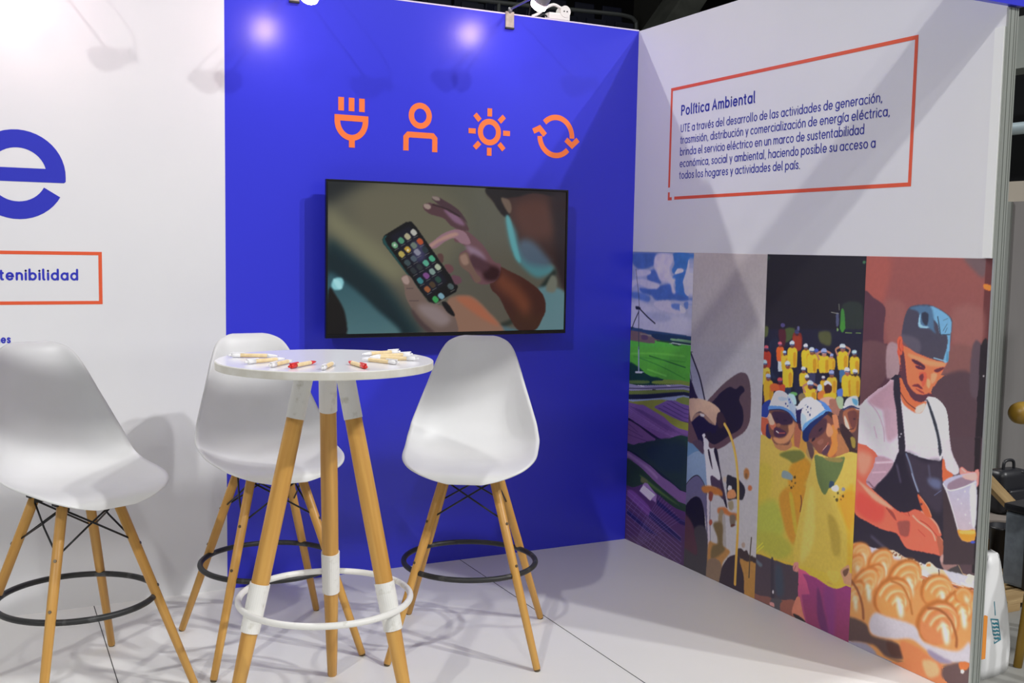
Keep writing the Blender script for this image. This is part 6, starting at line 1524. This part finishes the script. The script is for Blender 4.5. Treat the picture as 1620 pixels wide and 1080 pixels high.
# plug strip lying on the wall top with a socket adapter
ps = empty('power_strip', (-.440, .02, H + .006), label='white power strip with plug lying on top of the blue wall', category='power strip')
WPL = mat('white_socket_plastic', (.78, .78, .76), .4)
link('strip_body', boxme((-.055, -.022, 0), (.055, .022, .030), .005), WPL, ps)
bm = bmesh.new(); tube(bm, [(.030, -.024, .040), (.030, .020, .040)], .027, 20); link('plug', frm(bm), WPL, ps)
bm = bmesh.new()
for dx in (-.008, .008): tube(bm, [(.030 + dx, -.0245, .040), (.030 + dx, -.0255, .040)], .0035, 8)
link('socket_hole', frm(bm), IRON, ps)
bm = bmesh.new(); tube(bm, spline([(-.055, 0, .012), (-.075, 0, .020), (-.10, 0, .004), (-.12, 0, .004)], 12), .004, 8); link('cord', frm(bm), IRON, ps, smooth=True)
bm = bmesh.new(); tube(bm, spline([(.015, 0, .060), (-.02, 0, .070), (-.06, 0, .052), (-.10, 0, .020), (-.13, .005, .005)], 16), .007, 8); link('flex', frm(bm), WPL, ps, smooth=True, label='thick pale cable')

# ------------------------------------------------------------------ the hall seen over the wall: dark stand with seats
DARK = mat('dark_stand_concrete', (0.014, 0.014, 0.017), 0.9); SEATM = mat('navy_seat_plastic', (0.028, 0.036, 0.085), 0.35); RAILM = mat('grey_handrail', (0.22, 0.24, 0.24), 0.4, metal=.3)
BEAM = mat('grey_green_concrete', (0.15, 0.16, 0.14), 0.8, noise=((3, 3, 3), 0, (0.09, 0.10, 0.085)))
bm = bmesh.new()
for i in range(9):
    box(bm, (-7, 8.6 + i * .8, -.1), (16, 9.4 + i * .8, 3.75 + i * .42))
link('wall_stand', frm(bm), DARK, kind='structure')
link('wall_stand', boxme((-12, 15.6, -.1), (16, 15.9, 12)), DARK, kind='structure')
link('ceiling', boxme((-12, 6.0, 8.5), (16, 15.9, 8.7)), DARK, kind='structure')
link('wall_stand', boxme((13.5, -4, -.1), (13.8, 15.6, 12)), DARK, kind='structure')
def make_seat():
    root = empty('stadium_seat')
    bm = bmesh.new(); box(bm, (-.21, .12, .40), (.21, .16, .80), .02); 
    for v in bm.verts:
        if v.co.z > .7: v.co.x *= .86
    link('backrest', frm(bm), SEATM, root, smooth=False)
    link('seat', boxme((-.21, -.22, .36), (.21, .14, .42), .015), SEATM, root)
    bm = bmesh.new(); tube(bm, [(0, .14, .62), (0, .17, .62)], .02, 10); link('bolt', frm(bm), RAILM, root)
    return root
ST = make_seat(); first = True
for r in range(3):
    for k in range(8):
        o = ST if first else copy_tree(ST); first = False
        o.location = (2.3 + r * .25 + k * .52, 8.95 + r * .8, 3.75 + r * .42)
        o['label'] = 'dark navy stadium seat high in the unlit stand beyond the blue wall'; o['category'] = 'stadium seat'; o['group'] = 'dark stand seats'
rl = empty('handrail', (4.3, 8.0, 3.75), label='grey tubular handrail with rounded corner in the dark stand', category='handrail')
bm = bmesh.new(); tube(bm, spline([(-2.4, 0, .80), (-1.2, 0, .80), (.3, 0, .845), (.72, 0, .845), (.85, 0, .80), (.88, 0, .70), (.88, 0, .2), (.88, 0, -3.85)], 60), .028, 10)
link('rail', frm(bm), RAILM, rl, smooth=True)
bm = bmesh.new(); tube(bm, [(-1.2, 0, .79), (-1.2, 0, -3.85)], .024, 10); link('post', frm(bm), RAILM, rl)
bm = bmesh.new(); R_ = Matrix.Rotation(math.radians(37), 3, 'Y')
box(bm, (5.36, 6.9, 3.0), (5.68, 7.4, 6.8), .03, R_)
link('stair_wall', frm(bm), BEAM, None, label='slanting grey concrete stair wall in the dark stand', category='wall')
link('concrete_column', boxme((5.25, 7.6, -.1), (5.95, 8.2, 7.5), .02), mat('dim_concrete', (.035, .036, .030), .9), None, label='broad dark column behind the slanting concrete', category='column')

# ------------------------------------------------------------------ neighbouring stand to the right
NB = mat('frosted_grey_panel', (0.30, 0.29, 0.29), 0.35, noise=((1.2, 3, .6), 0.0, (0.24, 0.22, 0.22)))
nb = link('wall_neighbour', boxme((2.2, -1.2, -.03), (2.24, 1.9, 1.75)), NB, kind='structure')
bm = bmesh.new()
for yy in (-.405, .25, .9): box(bm, (2.185, yy, .1), (2.2, yy + .03, 1.75))
link('panel_profile', frm(bm), ALU, nb)
gb = mat('sage_green_stripe', (.16, .20, .08), .5); rb = mat('muted_red_stripe', (.42, .10, .06), .5); ob = mat('muted_orange_stripe', (.42, .20, .06), .5)  # flat muted colours for the strips on the panel face
link('green_stripe', boxme((2.196, -.36, 1.15), (2.1995, -.15, 1.56)), gb, nb); link('red_stripe', boxme((2.196, -.36, .62), (2.1995, -.15, 1.15)), rb, nb); link('orange_stripe', boxme((2.196, -.36, .22), (2.1995, -.15, .62)), ob, nb)
link('wall_neighbour', boxme((2.2, -1.2, 1.75), (2.5, 1.9, 1.86)), mat('beige_beam', (.50, .45, .38), .6), kind='structure')
link('wall_neighbour', boxme((3.6, -2.5, 0), (3.7, 2.9, 5.0)), mat('dark_opening', (.018, .02, .024), .6), kind='structure')
link('wall_neighbour', boxme((2.6, -2.2, 2.55), (2.8, 2.2, 2.85)), mat('pale_grey_header', (.42, .46, .43), .6), kind='structure')
bm = bmesh.new(); tube(bm, [(2.45, -1.3, 2.18), (2.45, 2.0, 2.18)], .035, 12); link('barrier_rail', frm(bm), mat('pale_blue_rail', (.40, .50, .55), .4), None, smooth=True, label='pale horizontal rail above the grey panels behind the post', category='rail')
# translucent side banner just outside the right wall
bn = mat('dark_blue_grey_panel', (.012, .015, .026), .45)
link('wall_outer', boxme((.042, FRONT + .004, -.03), (.054, -.4, 2.20)), bn, kind='structure')

# white carrier bag
def bag():
    root = empty('carrier_bag', (.290, -1.86, -.030), label='white plastic carrier bag with a teal logo, on the hall floor beside the post', category='bag')
    bm = bmesh.new(); rows = []; rnd = random.Random(2)
    for i in range(13):
        t = i / 12; z = .42 * t; w = .125 * (1 - .62 * t ** 1.2) + .002; d = .07 * (1 - .75 * t) + .006
        cxx = .035 * t; row = []
        for k in range(28):
            a = 2 * math.pi * k / 28; ca, sa = math.cos(a), math.sin(a)
            e_ = .45; xx = math.copysign(abs(ca) ** e_, ca) * w; yy = math.copysign(abs(sa) ** e_, sa) * d
            wr = .006 * math.sin(5 * a + 7 * t) + rnd.uniform(-.003, .003) * (t > 0)
            row.append(bm.verts.new((cxx + xx + wr, yy + wr - .015 * math.sin(3.1 * t), z + (.004 * math.sin(3 * a) if i == 12 else 0))))
        rows.append(row)
    for A, Bq in zip(rows, rows[1:]):
        for k in range(28): bm.faces.new((A[k], A[(k + 1) % 28], Bq[(k + 1) % 28], Bq[k]))
    bm.faces.new(rows[0][::-1]); bm.faces.new(rows[-1])
    link('bag_body', frm(bm), mat('white_bag_film', (.80, .81, .82), .45), root, smooth=True)
    teal = mat('teal_logo', (.03, .22, .30), .5)
    from mathutils.bvhtree import BVHTree
    body = [c for c in root.children][0].data
    tree = BVHTree.FromPolygons([v.co for v in body.vertices], [tuple(p.vertices) for p in body.polygons])
    def P3(x, y, h):
        hit = tree.ray_cast(Vector((x, -1, y)), Vector((0, 1, 0)))[0]
        return (x, (hit.y if hit else -.05) - .0016 - h, y)
    waves = [([(-.004 + .011 * j + .001 * k, .190 - .013 * k - .003 * (j % 2) - j * .002) for j in range(4)], True) for k in range(5)]
    fr_ = [([(-.012, .205), (.030, .196), (.040, .125), (.002, .118), (-.012, .205)], True)]
    me = stroke_mesh(waves, .006, P3); o = link('logo', me, teal, root, label='teal logo printed on the bag')
    me = stroke_mesh(fr_ + [([(.012, .262), (.016, .215)], True)], .004, P3); link('logo_outline', me, teal, root)
    root.rotation_euler.z = math.radians(6)
    return root
bag()
# orange strip hanging on the outside of the post
link('orange_tag', boxme((.0455, FRONT - .006, .125), (.064, FRONT + .004, .270), .001), mat('orange_tag_paint', (.75, .27, .04), .5), None, label='narrow orange strip on the foot of the front post', category='strip')
# pallet, bin, grey case, backpack, wooden beam, yellow chair
PAL = mat('pale_pallet_wood', (.50, .36, .18), .7, noise=((3, 30, 30), .1, (.36, .24, .11)))
pal = empty('wooden_pallet', (1.26, -1.25, -.030), 0, label='low pale wooden pallet on the hall floor, under the grey case', category='pallet')
for k in range(4): link('deck_board', boxme((-.34, -.25 + k * .13, .032), (.34, -.14 + k * .13, .048), .002), PAL, pal)
for k in range(3): link('bearer', boxme((-.34 + k * .30, -.25, 0), (-.26 + k * .30, .25, .032), .002), PAL, pal)
link('wooden_block', boxme((1.17, -1.12, .0185), (1.268, -1.04, .150), .003), PAL, None, label='small pale wooden block on the pallet beside the black bin', category='block')
BK = mat('black_bin_plastic', (.012, .013, .018), .4)
bn_ = link('waste_bin', lathe([(0, 0), (.055, 0), (.058, .008), (.064, .175), (.069, .178), (.069, .188), (.060, .188), (.052, .012), (0, .012)], 28), BK, None, smooth=True, label='black cylindrical bin standing on the pallet', category='bin'); bn_.location = (1.342, -1.13, .0185)
GC = mat('blue_grey_fabric', (.16, .19, .22), .7, noise=((25, 25, 25), .1, (.12, .14, .17)))
gc = empty('grey_case', (1.10, -1.38, .0185), .10, label='grey fabric case with black edges standing on the pallet', category='case')
link('case_body', boxme((0, -.05, .008), (.40, .05, .33), .012), GC, gc)
bm = bmesh.new()
for pts in ([(0, -.052, .010), (.40, -.052, .010)], [(0, -.052, .010), (0, -.052, .335)]): tube(bm, pts, .009, 8)
link('edge_piping', frm(bm), BK, gc); link('lid', boxme((-.006, -.058, .331), (.405, .058, .365), .010), BK, gc)
BN = mat('grey_brown_board', (.22, .19, .17), .6)
bench = empty('low_bench', (1.86, -.76, -.030), 0, label='low grey brown bench under the black backpack', category='bench')
link('bench_top', boxme((-.42, -.14, .135), (.30, .16, .165), .004), BN, bench)
for sx in (-.38, .24): link('leg', boxme((sx - .03, -.12, 0), (sx + .03, .14, .135), .003), BN, bench)
wb = link('wooden_beam', boxme((-.40, -.022, -.025), (.40, .022, .025), .004), PAL, None, label='slanting wooden beam below the black backpack', category='beam')
wb.location = (1.63, -.955, .225); wb.rotation_euler = (0, math.radians(38), 0)
bp = empty('backpack', (1.845, -.75, .1355), 0, label='black backpack standing on the low bench', category='backpack')
bm = bmesh.new(); box(bm, (-.10, -.05, 0), (.10, .06, .225), .035)
link('pack_body', frm(bm), BK, bp, smooth=True); bm = bmesh.new(); box(bm, (-.07, -.075, .02), (.07, -.045, .13), .012); link('front_pocket', frm(bm), BK, bp, smooth=True)
bm = bmesh.new(); tube(bm, spline([(-.04, 0, .22), (-.03, 0, .265), (.03, 0, .265), (.04, 0, .22)], 14), .008, 8); link('top_handle', frm(bm), BK, bp, smooth=True)
bm = bmesh.new(); tube(bm, spline([(.04, -.04, .215), (.11, -.05, .18), (.115, -.05, .09), (.09, -.045, .03)], 14), .008, 8); link('strap', frm(bm), BK, bp, smooth=True)
YW = mat('yellow_varnished_wood', (.36, .22, .025), .4, noise=((20, 20, 3), .05, (.28, .16, .02)))
yc = empty('yellow_chair', (.452, -1.914, -.030), 0, label='tall yellow wooden chair cut by the right edge of the photo', category='chair')
for pts in ([(0, 0, 0), (.035, .0, .22), (.10, .0, .64)], [(.56, .0, .0), (.52, .0, .22), (.46, .0, .64)], [(0, -.45, .0), (.05, -.42, .22), (.12, -.38, .64)], [(.56, -.45, .0), (.52, -.42, .22), (.46, -.38, .64)]):
    bm = bmesh.new(); tube(bm, pts, [.015, .019, .021], 14); link('leg', frm(bm), YW, yc, smooth=True)
link('seat', boxme((.08, -.42, .64), (.50, .03, .675), .012), YW, yc)
for xx in (.12, .44):
    bm = bmesh.new(); tube(bm, [(xx, .0, .675), (xx, -.02, .92)], .017, 12); link('back_post', frm(bm), YW, yc, smooth=True)
bm = bmesh.new(); tube(bm, [(x_, -.02, .936) for x_ in (-.134, -.131, -.124, -.112, -.09, -.05, .50)], [.006, .016, .027, .035, .0395, .040, .040], 24); link('back_rail', frm(bm), YW, yc, smooth=True)
